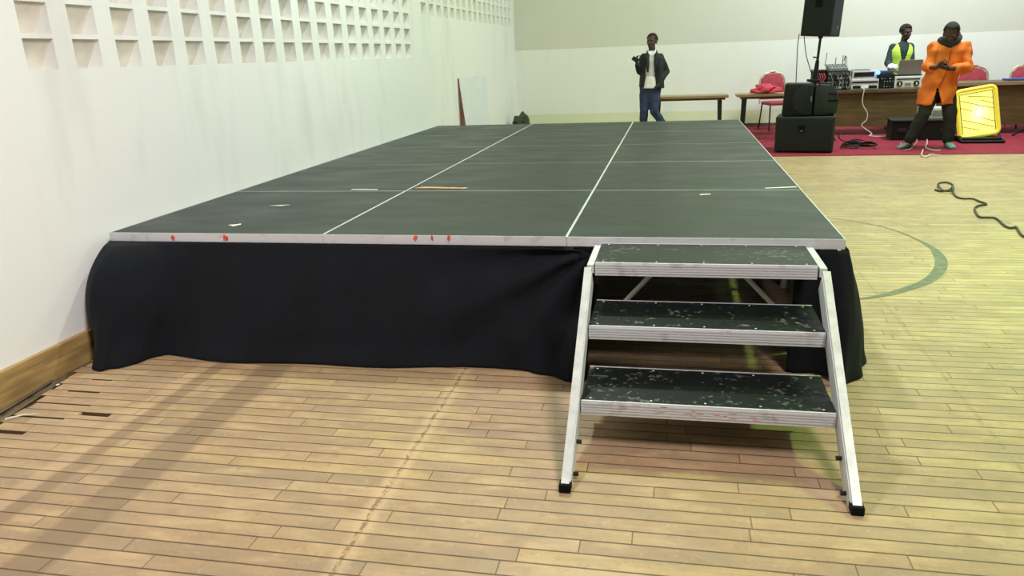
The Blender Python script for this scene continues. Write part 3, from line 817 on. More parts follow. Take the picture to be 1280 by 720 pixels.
pl = MB().box((3.94, 9.713, TZ+.03), (4.05, 9.721, TZ+.085)).build('label_plate', SILV, fc)
mb = MB()
for q in range(3): mb.box((3.95, 9.711, TZ+.04+q*.014), (4.04, 9.714, TZ+.047+q*.014))
mb.build('print', DKMET, pl)
lp = thing('laptop', 'open taupe laptop seen from behind on the flight case', 'laptop', (4.0, 9.85, TZ+.176))
MB().box((3.81, 9.76, TZ+.178), (4.20, 10.06, TZ+.196), .004).build('base', DKMET, lp)
T_ = Matrix.Translation((4.01, 9.79, TZ+.196)) @ Matrix.Rotation(.22, 4, 'X') @ Matrix.Shear('XZ', 4, (0, 0))
MB().box((-.16, -.006, 0), (.175, .006, .225), .004, T_).build('screen', LAPT, lp)
# folder on the right table
o = MB().box((5.36, 9.65, .767), (5.66, 9.88, .795), .004).build('folder', BLUEP); tag(o, 'blue folder lying on the right table between the red chairs', 'folder')
# white cable from the table to the carpet
P_ = [(3.33, 9.68, TZ+.010), (3.33, 9.56, TZ+.011), (3.33, 9.53, TZ-.01)]+[tuple(at(*p, 9.53)) for p in ((1078, 124), (1079, 132), (1084, 141), (1083, 150), (1077, 157))]
P_ += [(3.49, 9.50, .04), (3.44, 9.40, .016), (3.50, 9.28, .016), (3.60, 9.26, .016), (3.66, 9.24, .02), (3.69, 9.20, .02)]
o = MB().tube(catmull(P_, 6), .008, 7).build('white_cable', CABW, None, True); tag(o, 'white cable hanging from the equipment table down to the carpet', 'cable')

# ------------------------------------------------------------------ road case, amplifier on it
rc = thing('road_case', 'black road case on the red carpet behind the orange coat', 'case', (3.95, 9.0, CZ), -.12)
def rcb(lo, hi, bev=0): return MB().box(lo, hi, bev, TRS((3.95, 9.0, 0), -.10))
rcb((-.33, -.25, CZ), (.50, .25, .275), .008).build('body', BLK, rc)
rcb((-.35, -.265, .277), (.52, .265, .30), .006).build('lid', BLKS, rc)
for x in (-.25, .3): rcb((x, -.262, .13), (x+.12, -.25, .18), .004).build('handle', DKMET, rc)
pa = thing('power_amplifier', 'silver grey power amplifier on the black road case', 'amplifier', (4.2, 8.98, .301))
MB().box((4.02, 8.86, .302), (4.43, 9.2, .455), .006).build('body', SILV, pa)
for x in (4.09, 4.36): MB().tube([(x, 8.862, .38), (x, 8.84, .38)], .035, 16).build('dial', BLK, pa)
MB().box((4.14, 8.852, .34), (4.31, 8.862, .42)).build('vent_grille', GREY, pa)

# ------------------------------------------------------------------ yellow floodlight
fd = thing('work_light', 'bright yellow lit floodlight leaning back on a black stand, on red carpet', 'floodlight', (4.66, 8.5, CZ))
FM = TRS((4.675, 8.52, .085), -.06, -.12, -.17)
def rr_poly(w_, h_, r, n=5, z0=0):
    out = []
    for cx, cz, a0 in ((w_/2-r, h_-r, 0), (-w_/2+r, h_-r, 90), (-w_/2+r, r, 180), (w_/2-r, r, 270)):
        for k in range(n+1):
            a = math.radians(a0+90*k/n); out.append((cx+r*math.cos(a), cz+r*math.sin(a)+z0))
    return out
MB().prism(rr_poly(.50, .66, .06), .0, .09, FM).build('housing', YEL, fd)
fp = [FM @ Vector((x, -.012, z)) for x, z in rr_poly(.485, .645, .06, 6, .0075)]
MB().tube(fp+[fp[0]], .027, 10, caps=False).build('frame', YEL, fd, True)
MB().prism(rr_poly(.43, .58, .03, 4, .04), -.006, .0, FM).build('light_panel', LAMP, fd)
MB().ball(FM @ Vector((.02, -.006, .31)), Vector((.045, .008, .055))).build('lamp_core', LAMPC, fd, True)
MB().prism([(.02+.12*math.cos(2*PI*k/28), .31+.15*math.sin(2*PI*k/28)) for k in range(28)], -.010, -.004, FM).build('lamp_glow_disc', LAMPM, fd)  # soft glow around the core, shaped as a flat emitting disc
mb = MB()
for z, x0, x1, dz in ((.57, -.1, .2, -.07), (.52, -.2, .2, -.17), (.42, -.2, -.05, -.07), (.26, -.2, .2, -.17), (.16, -.2, .0, -.08), (.49, .05, .2, -.07), (.24, .05, .2, -.07)):
    mb.tube([FM @ Vector((x0, -.014, z)), FM @ Vector((x1, -.014, z+dz))], .0048, 6)
for x in (-.205, .205): mb.tube([FM @ Vector((x, -.014, .05)), FM @ Vector((x, -.014, .60))], .006, 6)
mb.tube([FM @ Vector((-.2, -.014, .60)), FM @ Vector((.2, -.014, .60))], .005, 6)
mb.build('guard_wires', mat('dark_yellow_wire', (.22, .20, .02), .5), fd)
for x in (-.24, .24):
    mb = MB(); mb.tube(catmull([FM @ Vector((x, .03, .05)), (4.655+x*1.05, 8.42, .06), (4.655+x*1.1, 8.30, CZ+.022)], 5), .018, 8); mb.build('stand_leg', BLK, fd, True)
MB().tube([(4.655-.27, 8.30, CZ+.02), (4.655+.26, 8.27, CZ+.02)], .02, 8).build('stand_bar', BLK, fd, True)
MB().box((4.40, 8.34, CZ), (4.90, 8.70, .075), .01).build('base', BLK, fd)

# ------------------------------------------------------------------ loudspeakers
SM = TRS((2.24, 7.78, CZ), -.20)
sub = thing('subwoofer', 'large black subwoofer box with a small logo plate, on red carpet', 'subwoofer', (2.24, 7.78, CZ), -.20)
MB().box((-.37, -.28, .011), (.37, .30, .475), .012, SM).build('cabinet', BLKS, sub)
MB().box((-.345, -.29, .03), (.345, -.279, .45), .004, SM).build('grille', BLKM, sub)
lg = MB().box((-.075, -.297, .27), (.005, -.289, .365), .003, SM).build('logo_plate', RUBBER, sub)
MB().box((-.055, -.3, .285), (-.015, -.2965, .297), .001, SM).build('logo_mark', GREY, lg)
for x in (-.3, .3): MB().box((x-.03, -.25, .001), (x+.03, .25, .012), 0, SM).build('foot_rail', RUBBER, sub)
# monitor lying on its side
mo = thing('monitor_speaker', 'black plastic loudspeaker lying on its side on the subwoofer', 'loudspeaker', (2.26, 7.8, CZ+.476), -.12)
MM = TRS((2.265, 7.76, CZ+.477), -.12)
# main (woofer) half: seen from above a D shape, horn half narrower
mb = MB(); prof = [(-.345, .03), (-.325, .0), (.03, .0), (.03, .415), (-.30, .425), (-.325, .40)]
mb.prism(prof, -.20, .20, MM, .012); mb.build('woofer_cabinet', BLK, mo, True)
mb = MB(); prof = [(.045, .0), (.31, .01), (.345, .05), (.35, .20), (.335, .30), (.28, .385), (.06, .405)]
mb.prism(prof, -.175, .18, MM, .02); mb.build('horn_cabinet', BLKS, mo, True)
mb = MB()
n = 14; pr = []
for k in range(n+1):
    a = math.radians(90+180*k/n); pr.append((-.02+.21*math.cos(a), .21+.195*math.sin(a)))
pr += [(.028, .015), (.028, .405)]
mb.prism(pr[::-1], -.232, -.195, MM, .01); mb.build('grille', BLKM, mo, True)
MB().box((.005, -.24, .19), (.017, -.23, .26), .003, MM).build('badge', GREY, mo)
mb = MB()
mb.box((.22, -.182, .185), (.345, -.17, .205), 0, MM); mb.box((.22, -.182, .02), (.30, -.17, .04), 0, MM); mb.box((.22, -.182, .275), (.32, -.17, .29), 0, MM)
mb.build('port_slots', RUBBER, mo)
MB().tube([MM @ Vector(p) for p in ((.10, -.16, .395), (.11, -.16, .425), (.24, -.16, .415), (.26, -.16, .385))], .014, 8).build('handle', BLKS, mo, True)
MB().box((.028, -.15, .02), (.047, .15, .38), 0, MM).build('joint', RUBBER, mo)
# pole speaker (leans a little)
TILT = .055
PB = Vector((2.46, 8.95, CZ))
stand = thing('speaker_stand', 'black tripod pole standing behind the subwoofer', 'speaker stand', PB)
SL = Matrix.Translation(PB) @ Matrix.Rotation(TILT, 4, 'Y')
MB().tube([SL @ Vector((0, 0, .12)), SL @ Vector((0, 0, .95))], .032, 12).build('lower_pole', DKMET, stand, True)
MB().tube([SL @ Vector((0, 0, .9)), SL @ Vector((0, 0, 1.495))], .019, 12).build('upper_pole', DKMET, stand, True)
MB().tube([SL @ Vector((0, 0, .86)), SL @ Vector((0, 0, 1.16))], [.042, .026], 12).build('hub', BLK, stand, True)
MB().tube([SL @ Vector((0, 0, 1.20)), SL @ Vector((-.07, -.02, 1.21))], .010, 8).build('knob', BLK, stand, True)
MB().box((-.11, -.05, .855), (.06, .05, .895), .01, SL).build('clamp', BLK, stand)
for a in (90, 210, 330):
    d = Vector((math.cos(math.radians(a)), math.sin(math.radians(a)), 0))
    mb = MB(); mb.tube([SL @ Vector((0, 0, .62)), PB+d*.42+Vector((0, 0, .012))], .012, 8); mb.tube([SL @ Vector((0, 0, .25)), PB+d*.22+Vector((0, 0, .33))], .008, 6)
    mb.build('leg', DKMET, stand, True)
sp = thing('pole_speaker', 'black box loudspeaker raised on a pole against the back wall', 'loudspeaker', SL @ Vector((0, 0, 1.50)))
PM = SL @ Matrix.Translation((.0, 0, 1.50)) @ Matrix.Rotation(-.56, 4, 'Z')
prof = [(-.225, -.19), (.225, -.19), (.225, .12), (.17, .24), (-.17, .24), (-.225, .12)]
def vprism(prof, z0, z1, M, bev): # profile in xy, extruded up z
    return MB().prism([(x, y) for x, y in prof], -z1, -z0, M @ Matrix.Rotation(PI/2, 4, 'X').to_4x4(), bev) if False else None
mb = MB()
R_ = Matrix(((1, 0, 0, 0), (0, 0, 1, 0), (0, 1, 0, 0), (0, 0, 0, 1)))
mb.prism(prof, 0, .68, PM @ R_, .010); mb.build('cabinet', BLKS, sp)
MB().box((-.21, -.202, .02), (.21, -.188, .66), .004, PM).build('grille', BLKM, sp)
MB().box((-.05, -.208, .39), (.05, -.200, .56), .003, PM).build('logo_plate', RUBBER, sp)
MB().tube([PM @ Vector((0, 0, -.03)), PM @ Vector((0, 0, .002))], .035, 12).build('pole_socket', DKMET, sp)
MB().box((.205, -.02, .09), (.232, .0, .14), .003, PM).build('socket', GREY, sp)
for pts, lab in (([(999, 44), (997, 58), (996, 80), (995, 104)], 'thin black cable hanging straight from the left corner of the pole loudspeaker'), ([(1005, 44), (1006, 55), (1008, 70), (1012, 84), (1015, 94)], 'thin black cable curving from the pole loudspeaker to its stand')):
    P_ = [at(x, y, 8.98) for x, y in pts]; P_[0].z += .02
    o = MB().tube(catmull([tuple(p) for p in P_], 6), .006, 6).build('speaker_cable', BLK, None, True); tag(o, lab, 'cable')
# cable heap right of the subwoofer
P_ = []
for k in range(70):
    a = k*.42; r_ = .13+.05*math.sin(k*.9)
    P_.append((2.93+r_*1.1*math.cos(a)+.002*k, 8.05+r_*1.9*math.sin(a), CZ+.012+.0008*k+.006*math.sin(k*1.7)))
P_ += [(2.78, 8.1, .10), (2.74, 8.1, .18)]
o = MB().tube(catmull(P_, 3), .008, 6).build('cable_coil', BLK, None, True); tag(o, 'black cable heap on carpet at the right side of the subwoofer', 'cable')
# pale cables on the carpet edge in front of the orange coat
for pts, lab, m_ in (
        ([(1148, 165), (1143, 172), (1139, 180), (1134, 184), (1127, 184), (1126, 178)], 'thin grey cable looping by the grey shoe', CABG),
        ([(1141, 160), (1145, 170), (1146, 178), (1141, 183), (1137, 187), (1131, 188)], 'thin grey cable crossing in front of the black road case', CABG),
        ([(1158, 167), (1159, 178), (1157, 184), (1163, 187), (1170, 188), (1176, 188)], 'pale cable bending over the carpet toward the teal shoe', CABW),
        ([(1154, 187), (1152, 194), (1158, 196), (1163, 193), (1170, 194), (1175, 194)], 'pale cable end on the front edge of the carpet', CABW)):
    P_ = [onfloor(x, y, CZ+.010) for x, y in pts]
    o = MB().tube(catmull([tuple(p) for p in P_], 6), .008, 6).build('floor_cable', m_, None, True); tag(o, lab, 'cable', 'loose cables on the carpet')
P_ = [onfloor(x, y, CZ+.01) for x, y in ((1266, 169), (1272, 165), (1280, 161), (1292, 158))]
o = MB().tube(catmull([tuple(p) for p in P_], 5), .016, 7).build('floor_cable', BLK, None, True); tag(o, 'black cable on carpet at the right edge beyond the yellow lamp', 'cable')
# dark cord on the hall floor
cord = [(2.975, 4.60), (3.003, 4.53), (3.10, 4.60), (3.215, 4.86), (3.21, 5.03), (3.12, 4.98), (3.05, 4.74), (3.01, 4.50), (3.06, 4.44), (3.13, 4.58), (3.165, 4.72), (3.13, 4.60), (3.07, 4.36), (3.05, 4.20), (3.08, 4.13), (3.15, 4.12), (3.165, 4.00), (3.175, 3.87), (3.09, 3.80), (3.02, 3.68), (2.955, 3.44), (2.94, 3.31), (2.99, 3.30), (3.035, 3.28), (3.03, 3.16), (3.01, 3.05), (3.004, 2.93), (3.03, 2.92), (3.065, 2.955), (3.045, 2.86), (3.02, 2.77), (3.0, 2.62), (3.05, 2.3)]
P_ = [(x, y, .011+(.014 if 5 < i < 12 else 0)) for i, (x, y) in enumerate(cord)]
o = MB().tube(catmull(P_, 6), .0085, 7).build('black_cord', mat('dark_cord', (.05, .05, .03), .6), None, True); tag(o, 'dark cord with a loop at its end, snaking across the pale floor', 'cord')

# ------------------------------------------------------------------ people
def solid(fill, voxel, smooth_n=3, wob=0, wsc=9, seed=0):
    """union of closed shapes -> one continuous smooth mesh"""
    mb = MB(); fill(mb)
    bmesh.ops.recalc_face_normals(mb.b, faces=mb.b.faces[:])
    me = bpy.data.meshes.new('tmp'); mb.b.to_mesh(me); mb.b.free()
    o = bpy.data.objects.new('tmp', me); C.objects.link(o)
    md = o.modifiers.new('r', 'REMESH'); md.mode = 'VOXEL'; md.voxel_size = voxel
    dg = bpy.context.evaluated_depsgraph_get(); ev = o.evaluated_get(dg)
    out = bpy.data.meshes.new_from_object(ev)
    bpy.data.objects.remove(o); bpy.data.meshes.remove(me)
    b = bmesh.new(); b.from_mesh(out)
    for _ in range(smooth_n): bmesh.ops.smooth_vert(b, verts=b.verts[:], factor=.5, use_axis_x=True, use_axis_y=True, use_axis_z=True)
    if wob:
        b.normal_update()
        for v in b.verts:
            q = Vector((v.co.x*wsc, v.co.y*wsc, v.co.z*wsc*.8+seed))
            v.co = v.co + v.normal*wob*noise.noise(q)
    b.to_mesh(out); b.free(); out.materials.clear()
    return out
def limb(mb, pts, rad, seg=14):
    """tapered limb with round joints"""
    pts = [Vector(p) for p in pts]
    mb.tube(pts, rad, seg)
    for p, r in zip(pts, rad):
        mb.ball(p, r if not hasattr(r, '__len__') else min(r), seg=12)
def HM(c, yaw, pitch, roll=0): return Matrix.Translation(Vector(c)) @ Euler((pitch, roll, yaw), 'XYZ').to_matrix().to_4x4()
def head(mb, M, k=1.0):
    R3 = M.to_3x3()
    def E(c, r): mb.ball(M @ (Vector(c)*k), Vector(r)*k, R3)
    E((0, .012, .028), (.074, .094, .088))       # skull
    E((0, -.025, -.02), (.060, .066, .075))      # face
    E((0, -.040, -.072), (.043, .045, .040))     # jaw and chin
    E((0, -.090, -.010), (.014, .018, .026)); E((0, -.098, -.024), (.019, .014, .012))   # nose
    E((0, -.084, -.052), (.026, .012, .008)); E((0, -.082, -.064), (.023, .012, .009))   # lips
    for s_ in (-1, 1):
        E((s_*.030, -.078, .028), (.024, .014, .008))      # brow
        E((s_*.036, -.056, -.022), (.022, .020, .022))     # cheek
        E((s_*.074, .005, -.008), (.010, .020, .031))      # ear
def hand(mb, wrist, d, n, s, curl=.5, k=1.0):
    """d finger direction, n palm normal, s=+1/-1 thumb side (d x n * s)"""
    d = Vector(d).normalized(); n = Vector(n); n = (n-d*n.dot(d)).normalized(); t = d.cross(n)*s
    wv = Vector(wrist)
    for q in range(5):
        o_ = wv + d*(.02+.016*q)*k; mb.ball(o_, .022*k, seg=8)
    for q in (-1.5, -.5, .5, 1.5):
        mb.tube([wv+d*.01*k+t*q*.010*k, wv+d*.088*k+t*q*.019*k], [.013*k, .0125*k], 8)
    for q, ln in ((1.5, .070), (.5, .080), (-.5, .075), (-1.5, .058)):
        p = wv+d*.086*k+t*q*.0195*k; a = 0; pts = [p]
        for seg_, f in enumerate((.45, .32, .23)):
            a += curl*(.7, 1.0, .8)[seg_]
            p = p+(d*math.cos(a)+n*math.sin(a))*ln*f*k; pts.append(p)
        limb(mb, pts, [.0095*k, .009*k, .0085*k, .0075*k], 8)
    p = wv+d*.028*k+t*.024*k
    limb(mb, [p, p+(d*.6+t*.65+n*.25)*.040*k, p+(d*.85+t*.55+n*.45)*.066*k, p+(d*1.0+t*.3+n*.6)*.088*k], [.013*k, .011*k, .0095*k, .008*k], 8)
def hair(name, M, k, parent, low=.012, front=-.060):
    mb = MB(); bmesh.ops.create_uvsphere(mb.b, u_segments=28, v_segments=20, radius=1)
    for v in mb.b.verts: v.co = Vector((v.co.x*.0785*k, v.co.y*.0985*k+.013*k, v.co.z*.0925*k+.029*k))
    dele = [v for v in mb.b.verts if v.co.z < (low+(.055 if v.co.y < front*k*.55 else 0)-max(0, v.co.y)*.55)*k]
    bmesh.ops.delete(mb.b, geom=dele, context='VERTS')
    for v in mb.b.verts: v.co = M @ v.co
    o = mb.build(name, HAIR, parent, True, 180)
    so = o.modifiers.new('thick', 'SOLIDIFY'); so.thickness = .008*k; so.offset = 1
    return o
def eyes(M, k, parent):
    for s_ in (-1, 1):
        MB().ball(M @ (Vector((s_*.029, -.077, .009))*k), Vector((.008, .004, .004))*k, M.to_3x3(), 10).build('eye', EYE, parent, True)
def shoe(mb, ankle, toe, k=1.0):
    a = Vector(ankle); a.z = 0; t = Vector(toe); t.z = 0; d = (t-a).normalized(); ln = (t-a).length
    M = Matrix.Translation(a) @ Matrix(((d.y, d.x, 0, 0), (-d.x, d.y, 0, 0), (0, 0, 1, 0), (0, 0, 0, 1)))
    z0 = Vector(ankle).z-.085
    # sections along the foot (local y forward)
    prof = [(-.065, .026, .050), (-.04, .036, .085), (.0, .040, .095), (.06, .041, .072), (.12, .046, .052), (.17, .044, .040), (.205, .030, .028)]
    rings = []
    for y, hw, h in prof:
        y *= ln/.2
        rg = []
        for kk in range(12):
            an = 2*PI*kk/12; x = hw*math.copysign(abs(math.cos(an))**.7, math.cos(an)); z = h/2+h/2*math.copysign(abs(math.sin(an))**.6, math.sin(an))
            rg.append(mb.b.verts.new(M @ Vector((x, y, z0+z))))
        rings.append(rg)
    for i in range(len(rings)-1):
        for kk in range(12): mb.b.faces.new((rings[i][kk], rings[i][(kk+1) % 12], rings[i+1][(kk+1) % 12], rings[i+1][kk]))
    mb.b.faces.new(rings[0][::-1]); mb.b.faces.new(rings[-1])
def torso(mb, pel, chest, neck, yaw, g=0, w_=1.0):
    """pelvis -> shoulders, elliptical sections; g grows it for clothing"""
    pel, chest, neck = map(Vector, (pel, chest, neck)); secs = []
    for t, rx, ry in ((-.12, .150, .115), (0, .165, .118), (.25, .150, .105), (.5, .148, .108), (.8, .172, .118), (1.0, .182, .112), (1.12, .150, .090), (1.2, .090, .066), (1.26, .058, .058)):
        if t <= 1: c = pel.lerp(chest, t)
        else: c = chest.lerp(neck, (t-1)/.26)
        secs.append((c, rx*w_+g, ry*w_+g, yaw))
    mb.loft(secs, 24)

def person(name, label, base): return thing(name, label, 'person', base)

# --- person in black blazer walking behind the stage -------------------------------------------
YS = 9.2
def person_suit():
    root = person('person', 'person in black blazer, white shirt and blue jeans, walking with a phone raised', (.12, YS, 0))
    pel = (.10, YS, .85); chest = (.118, YS, 1.27); neck = (.118, YS-.01, 1.41)
    shR = (-.002, YS-.01, 1.31); elR = (-.062, YS-.03, 1.09); haR = (-.105, YS-.13, 1.215)
    shL = (.243, YS+.0, 1.30); elL = (.345, YS+.05, 1.08); haL = (.262, YS-.09, .95)
    hipR = (.030, YS, .83); knR = (.010, YS-.05, .50); anR = (-.02, YS-.02, .09)
    hipL = (.175, YS, .83); knL = (.165, YS-.08, .49); anL = (.40, YS+.10, .12)
    hm = HM((.116, YS-.03, 1.535), -.35, .08, .03)
    def body(mb):
        torso(mb, pel, chest, neck, .12, 0, .88)
        limb(mb, [neck, (.116, YS-.02, 1.47)], [.052, .050])
        head(mb, hm, 1.0)
        limb(mb, [shR, elR, haR], [.052, .040, .028]); limb(mb, [shL, elL, haL], [.052, .040, .028])
        hand(mb, haR, (-.15, -.35, .9), (.7, -.6, 0), 1, .7)
        hand(mb, haL, (-.35, -.30, -.75), (-.9, .1, .2), 1, .55)
        limb(mb, [hipR, knR, anR], [.078, .055, .038]); limb(mb, [hipL, knL, anL], [.078, .055, .038])
    bo = link('body', solid(body, .006, 2), SKIN, root, True, 180)
    hair('hair', hm, 1.0, bo, .03); eyes(hm, 1.0, bo)
    def shirt(mb):
        torso(mb, (.10, YS-.014, .895), (.118, YS-.030, 1.25), (.118, YS-.025, 1.40), .12, .010, .70)
        mb.loft([((.105, YS-.03, .835), .150, .118, .1), ((.11, YS-.03, .90), .135, .108, .1), ((.115, YS-.03, 1.0), .11, .09, .1)], 20)
    s = link('shirt', solid(shirt, .010, 3, .010, 11, 2), SHIRTW, root, True, 180)
    # collar points
    mb = MB()
    for q in (-1, 1): mb.tube([(.118+q*.055, YS-.02, 1.405), (.118+q*.045, YS-.085, 1.375), (.118+q*.012, YS-.135, 1.325)], [.014, .017, .007], 8)
    mb.build('collar', SHIRTW, s, True)
    def jeans(mb):
        mb.loft([((.10, YS, .70), .145, .105, .1), ((.10, YS, .82), .168, .125, .1), ((.10, YS, .865), .150, .112, .1)], 22)
        limb(mb, [hipR, (.02, YS-.02, .66), knR, (.0, YS-.03, .28), (-.018, YS-.02, .10)], [.098, .090, .070, .064, .058])
        limb(mb, [hipL, (.17, YS-.04, .66), knL, (.30, YS+.02, .28), (.385, YS+.085, .14)], [.098, .090, .070, .064, .058])
    link('jeans', solid(jeans, .010, 3, .010, 14, 5), JEANS, root, True, 180)
    # blazer: open front, built as side halves + sleeves
    def blazer(mb):
        for q, x0 in ((-1, -.005), (1, .20)):
            c = [(.0, .80), (.0, .95), (.0, 1.10), (.0, 1.24), (.0, 1.33)]
            secs = []
            for z, rx, ry, ox in ((.855, .076, .142, .006), (.95, .074, .140, .0), (1.05, .072, .130, -.006), (1.20, .074, .130, -.010), (1.30, .074, .110, -.020), (1.36, .05, .08, -.045)):
                cx = .108 + q*(.118+ox) + (.012 if z > 1.2 else 0)
                if q == -1: cx -= .012; rx *= .62
                else: rx *= 1.12
                secs.append(((cx, YS+.0, z-(.02 if q == 1 else 0)), rx, ry, .1))
            mb.loft(secs, 20)
        # back panel
        mb.loft([((.11, YS+.10, .86), .155, .035, .1), ((.11, YS+.095, 1.05), .15, .035, .1), ((.12, YS+.08, 1.30), .135, .035, .1), ((.12, YS+.05, 1.40), .07, .03, .1)], 20)
        limb(mb, [shR, elR], [.058, .052]); limb(mb, [elR, (-.098, YS-.11, 1.185)], [.052, .044])
        limb(mb, [shL, elL], [.060, .056]); limb(mb, [elL, (.280, YS-.06, .98)], [.056, .048])
    j = link('blazer', solid(blazer, .009, 3, .010, 9, 8), NAVY, root, True, 180)
    mb = MB()
    for q in (-1, 1):
        mb.tube([(.118+q*.058, YS-.03, 1.40), (.118+q*.07, YS-.115, 1.33), (.118+q*.062, YS-.15, 1.20), (.118+q*.055, YS-.152, 1.08)], [(.02, .012), (.032, .010), (.03, .010), (.01, .006)], 8)
    mb.build('lapels', NAVY, j, True)
    mb = MB(); shoe(mb, anR, (-.06, YS-.20, 0)); mb.build('shoe', BLK, root, True)
    mb = MB(); shoe(mb, anL, (.43, YS-.08, 0)); mb.build('shoe', BLK, root, True)
    ph = MB().box((-.032, -.004, -.06), (.032, .004, .06), .003, TRS((-.125, YS-.205, 1.275), .2, -.5, -.9)).build('phone', BLK)
    tag(ph, 'dark phone held up by the person in the black blazer', 'phone')
person_suit()

# --- person in orange coat looking down at a phone ----------------------------------------------
YO = 7.9
def person_orange():
    root = person('person', 'person in orange coat, black trousers and hood, looking down at a phone', (3.97, YO, CZ))
    pel = (3.905, YO+.02, .86); chest = (3.955, YO+.0, 1.24); neck = (3.945, YO-.04, 1.38)
    shR = (3.775, YO-.02, 1.305); elR = (3.715, YO-.06, 1.05); haR = (3.755, YO-.26, 1.06)
    shL = (4.14, YO-.0, 1.295); elL = (4.185, YO-.06, 1.03); haL = (3.895, YO-.28, 1.04)
    hipR = (3.82, YO+.02, .84); knR = (3.735, YO-.05, .47); anR = (3.60, YO+.02, .095)
    hipL = (3.99, YO+.02, .84); knL = (4.05, YO-.04, .47); anL = (4.085, YO+.0, .095)
    hm = HM((3.935, YO-.085, 1.465), -.30, .58, .04)
    def body(mb):
        torso(mb, pel, chest, neck, 0)
        limb(mb, [neck, (3.94, YO-.06, 1.43)], [.056, .052]); head(mb, hm, 1.12)
        limb(mb, [shR, elR, haR], [.054, .042, .030]); limb(mb, [shL, elL, haL], [.054, .044, .030])
        hand(mb, haR, (.55, -.45, .15), (.5, .1, .8), 1, .75); hand(mb, haL, (-.75, -.25, .15), (-.25, .1, .9), -1, .75)
        limb(mb, [hipR, knR, anR], [.085, .058, .042]); limb(mb, [hipL, knL, anL], [.085, .058, .042])
    bo = link('body', solid(body, .006, 2), SKIN, root, True, 180)
    hair('hair', hm, 1.13, bo, .035); eyes(hm, 1.12, bo)
    def coat(mb):
        mb.loft([((3.868, YO+.0, .585), .222, .175, .0), ((3.878, YO+.01, .72), .215, .168, 0), ((3.905, YO+.02, .90), .205, .150, 0), ((3.93, YO+.01, 1.08), .196, .140, 0), ((3.95, YO, 1.24), .205, .138, 0), ((3.952, YO-.01, 1.32), .165, .108, 0), ((3.95, YO-.03, 1.385), .095, .080, 0)], 28)
        limb(mb, [shR, elR], [.078, .070]); limb(mb, [elR, (3.722, YO-.11, 1.052)], [.070, .062])
        limb(mb, [shL, elL], [.080, .072]); limb(mb, [elL, (4.02, YO-.195, 1.035)], [.072, .064])
    c = solid(coat, .010, 2, .030, 11, 1)
    b = bmesh.new(); b.from_mesh(c)
    bmesh.ops.delete(b, geom=[v for v in b.verts if v.co.y < YO-.03 and v.co.z < .80 and abs(v.co.x-3.84) < .055*(.80-v.co.z)/.22], context='VERTS')
    b.to_mesh(c); b.free()
    co = link('coat', c, ORNG, root, True, 180)
    so = co.modifiers.new('thick', 'SOLIDIFY'); so.thickness = .006; so.offset = -1
    mb = MB()
    mb.tube([(3.945, YO-.142, 1.27), (3.93, YO-.137, 1.1), (3.895, YO-.134, .9), (3.845, YO-.145, .81)], [(.006, .006)]*4, 6); mb.build('front_zip', mat('dark_orange_seam', (.45, .07, .01), .7), co, True)
    # dark hood / scarf heaped round the neck
    def hood(mb):
        for k in range(18):
            a = 2*PI*k/18; x = 3.95+.108*math.cos(a); y = YO-.015+.092*math.sin(a)
            mb.ball((x, y, 1.375+.035*math.sin(a)+.04*max(0, math.cos(a))), .040, seg=8)
        mb.loft([((4.01, YO+.055, 1.36), .085, .07, 0), ((4.02, YO+.05, 1.46), .075, .06, 0), ((4.01, YO+.04, 1.54), .035, .03, 0)], 14)
        mb.ball((3.93, YO-.11, 1.335), (.05, .04, .05))
    link('hood', solid(hood, .010, 3, .008, 14, 3), BLKT, root, True, 180)
    def trousers(mb):
        mb.loft([((3.905, YO+.02, .74), .150, .110, 0), ((3.905, YO+.02, .88), .165, .118, 0)], 20)
        limb(mb, [hipR, knR, (3.66, YO-.01, .26), (3.61, YO+.015, .11)], [.105, .086, .075, .068])
        limb(mb, [hipL, knL, (4.075, YO-.02, .26), (4.083, YO, .11)], [.105, .088, .078, .070])
    link('trousers', solid(trousers, .010, 3, .012, 12, 6), BLKT, root, True, 180)
    mb = MB(); shoe(mb, (anR[0], anR[1], .095), (3.44, YO-.13, 0), 1); o = mb.build('shoe', SHOE, root, True); o['label'] = 'grey shoe'
    mb = MB(); shoe(mb, (anL[0], anL[1], .095), (4.09, YO-.22, 0), 1); o = mb.build('shoe', SHOET, root, True); o['label'] = 'teal shoe'
    ph = MB().box((-.036, -.07, -.005), (.036, .07, .005), .004, TRS((3.82, YO-.325, 1.095), .5, .5, 0)).build('phone', BLK)
    tag(ph, 'dark phone held in both hands by the person in the orange coat', 'phone')
person_orange()

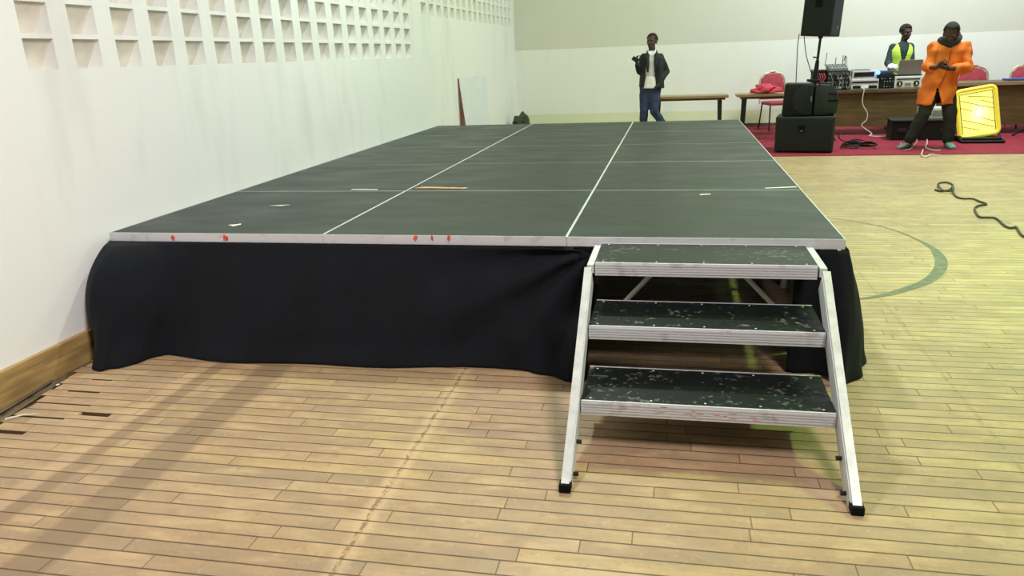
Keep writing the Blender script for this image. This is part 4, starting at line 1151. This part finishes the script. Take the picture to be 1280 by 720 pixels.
# --- person in hi-vis vest behind the equipment table ---------------------------------------------
YG = 10.42
def person_vest():
    root = person('person', 'person in yellow hi-vis vest over a dark shirt, working behind the laptop', (4.03, YG, CZ))
    pel = (4.05, YG+.06, .86); chest = (4.03, YG, 1.25); neck = (4.045, YG-.03, 1.38)
    shR = (3.90, YG-.01, 1.30); elR = (3.84, YG-.03, 1.07); haR = (3.865, YG-.20, .955)
    shL = (4.155, YG-.01, 1.30); elL = (4.175, YG-.06, 1.07); haL = (4.13, YG-.26, .965)
    hm = HM((4.055, YG-.06, 1.525), .50, .22, .0)
    def body(mb):
        torso(mb, pel, chest, neck, 0, 0, .9); limb(mb, [neck, (4.05, YG-.04, 1.46)], [.050, .048]); head(mb, hm, 1.0)
        limb(mb, [shR, elR, haR], [.050, .040, .028]); limb(mb, [shL, elL, haL], [.050, .040, .028])
        hand(mb, haR, (.3, -.75, -.05), (0, 0, -1), -1, .35); hand(mb, haL, (-.3, -.75, -.05), (0, 0, -1), 1, .35)
        for q in (-1, 1): limb(mb, [(4.05+q*.09, YG+.06, .84), (4.05+q*.10, YG+.02, .46), (4.05+q*.11, YG+.06, .095)], [.08, .056, .04])
    bo = link('body', solid(body, .006, 2), SKIN, root, True, 180)
    hair('hair', hm, 1.01, bo, .020); eyes(hm, 1.0, bo)
    def shirt(mb):
        torso(mb, pel, chest, neck, 0, .010, .9)
        limb(mb, [shR, elR], [.066, .055]); limb(mb, [elR, (3.86, YG-.165, .975)], [.055, .044])
        limb(mb, [shL, elL], [.066, .055]); limb(mb, [elL, (4.145, YG-.225, .98)], [.055, .044])
    link('shirt', solid(shirt, .010, 3, .008, 12, 4), TEAL, root, True, 180)
    # vest: torso shell with a deep V cut from the front and open arm holes
    def shell(mb): 
        secs = []
        p, c = Vector(pel), Vector(chest)
        for t, rx, ry in ((-.05, .175, .145), (.3, .165, .138), (.6, .166, .140), (.85, .172, .144), (1.0, .172, .138), (1.10, .150, .115), (1.18, .105, .095)):
            q = p.lerp(c, t) if t <= 1 else c.lerp(Vector(neck), (t-1)/.26)
            secs.append((q, rx, ry, 0))
        mb.loft(secs, 28)
    me = solid(shell, .010, 3, .006, 10, 7)
    b = bmesh.new(); b.from_mesh(me)
    dele = []
    for v in b.verts:
        x, y, z = v.co
        vw = max(.006, .07*(z-1.02)/.30)
        if y < YG-.02 and abs(x-4.04) < vw: dele.append(v)
        elif abs(x-4.035) > .145 and z > 1.17 and abs(y-YG) < .06: dele.append(v)
    bmesh.ops.delete(b, geom=dele, context='VERTS'); b.to_mesh(me); b.free()
    vo = link('vest', me, VEST, root, True, 180)
    so = vo.modifiers.new('thick', 'SOLIDIFY'); so.thickness = .006; so.offset = 1
    def trousers(mb):
        mb.loft([((4.05, YG+.06, .72), .150, .110, 0), ((4.05, YG+.06, .88), .165, .118, 0)], 20)
        for q in (-1, 1): limb(mb, [(4.05+q*.085, YG+.06, .82), (4.05+q*.10, YG+.02, .46), (4.05+q*.11, YG+.06, .11)], [.10, .078, .066])
    link('trousers', solid(trousers, .011, 3), BLKT, root, True, 180)
    for q in (-1, 1):
        mb = MB(); shoe(mb, (4.05+q*.11, YG+.06, .095), (4.05+q*.14, YG-.15, 0)); mb.build('shoe', BLK, root, True)
person_vest()
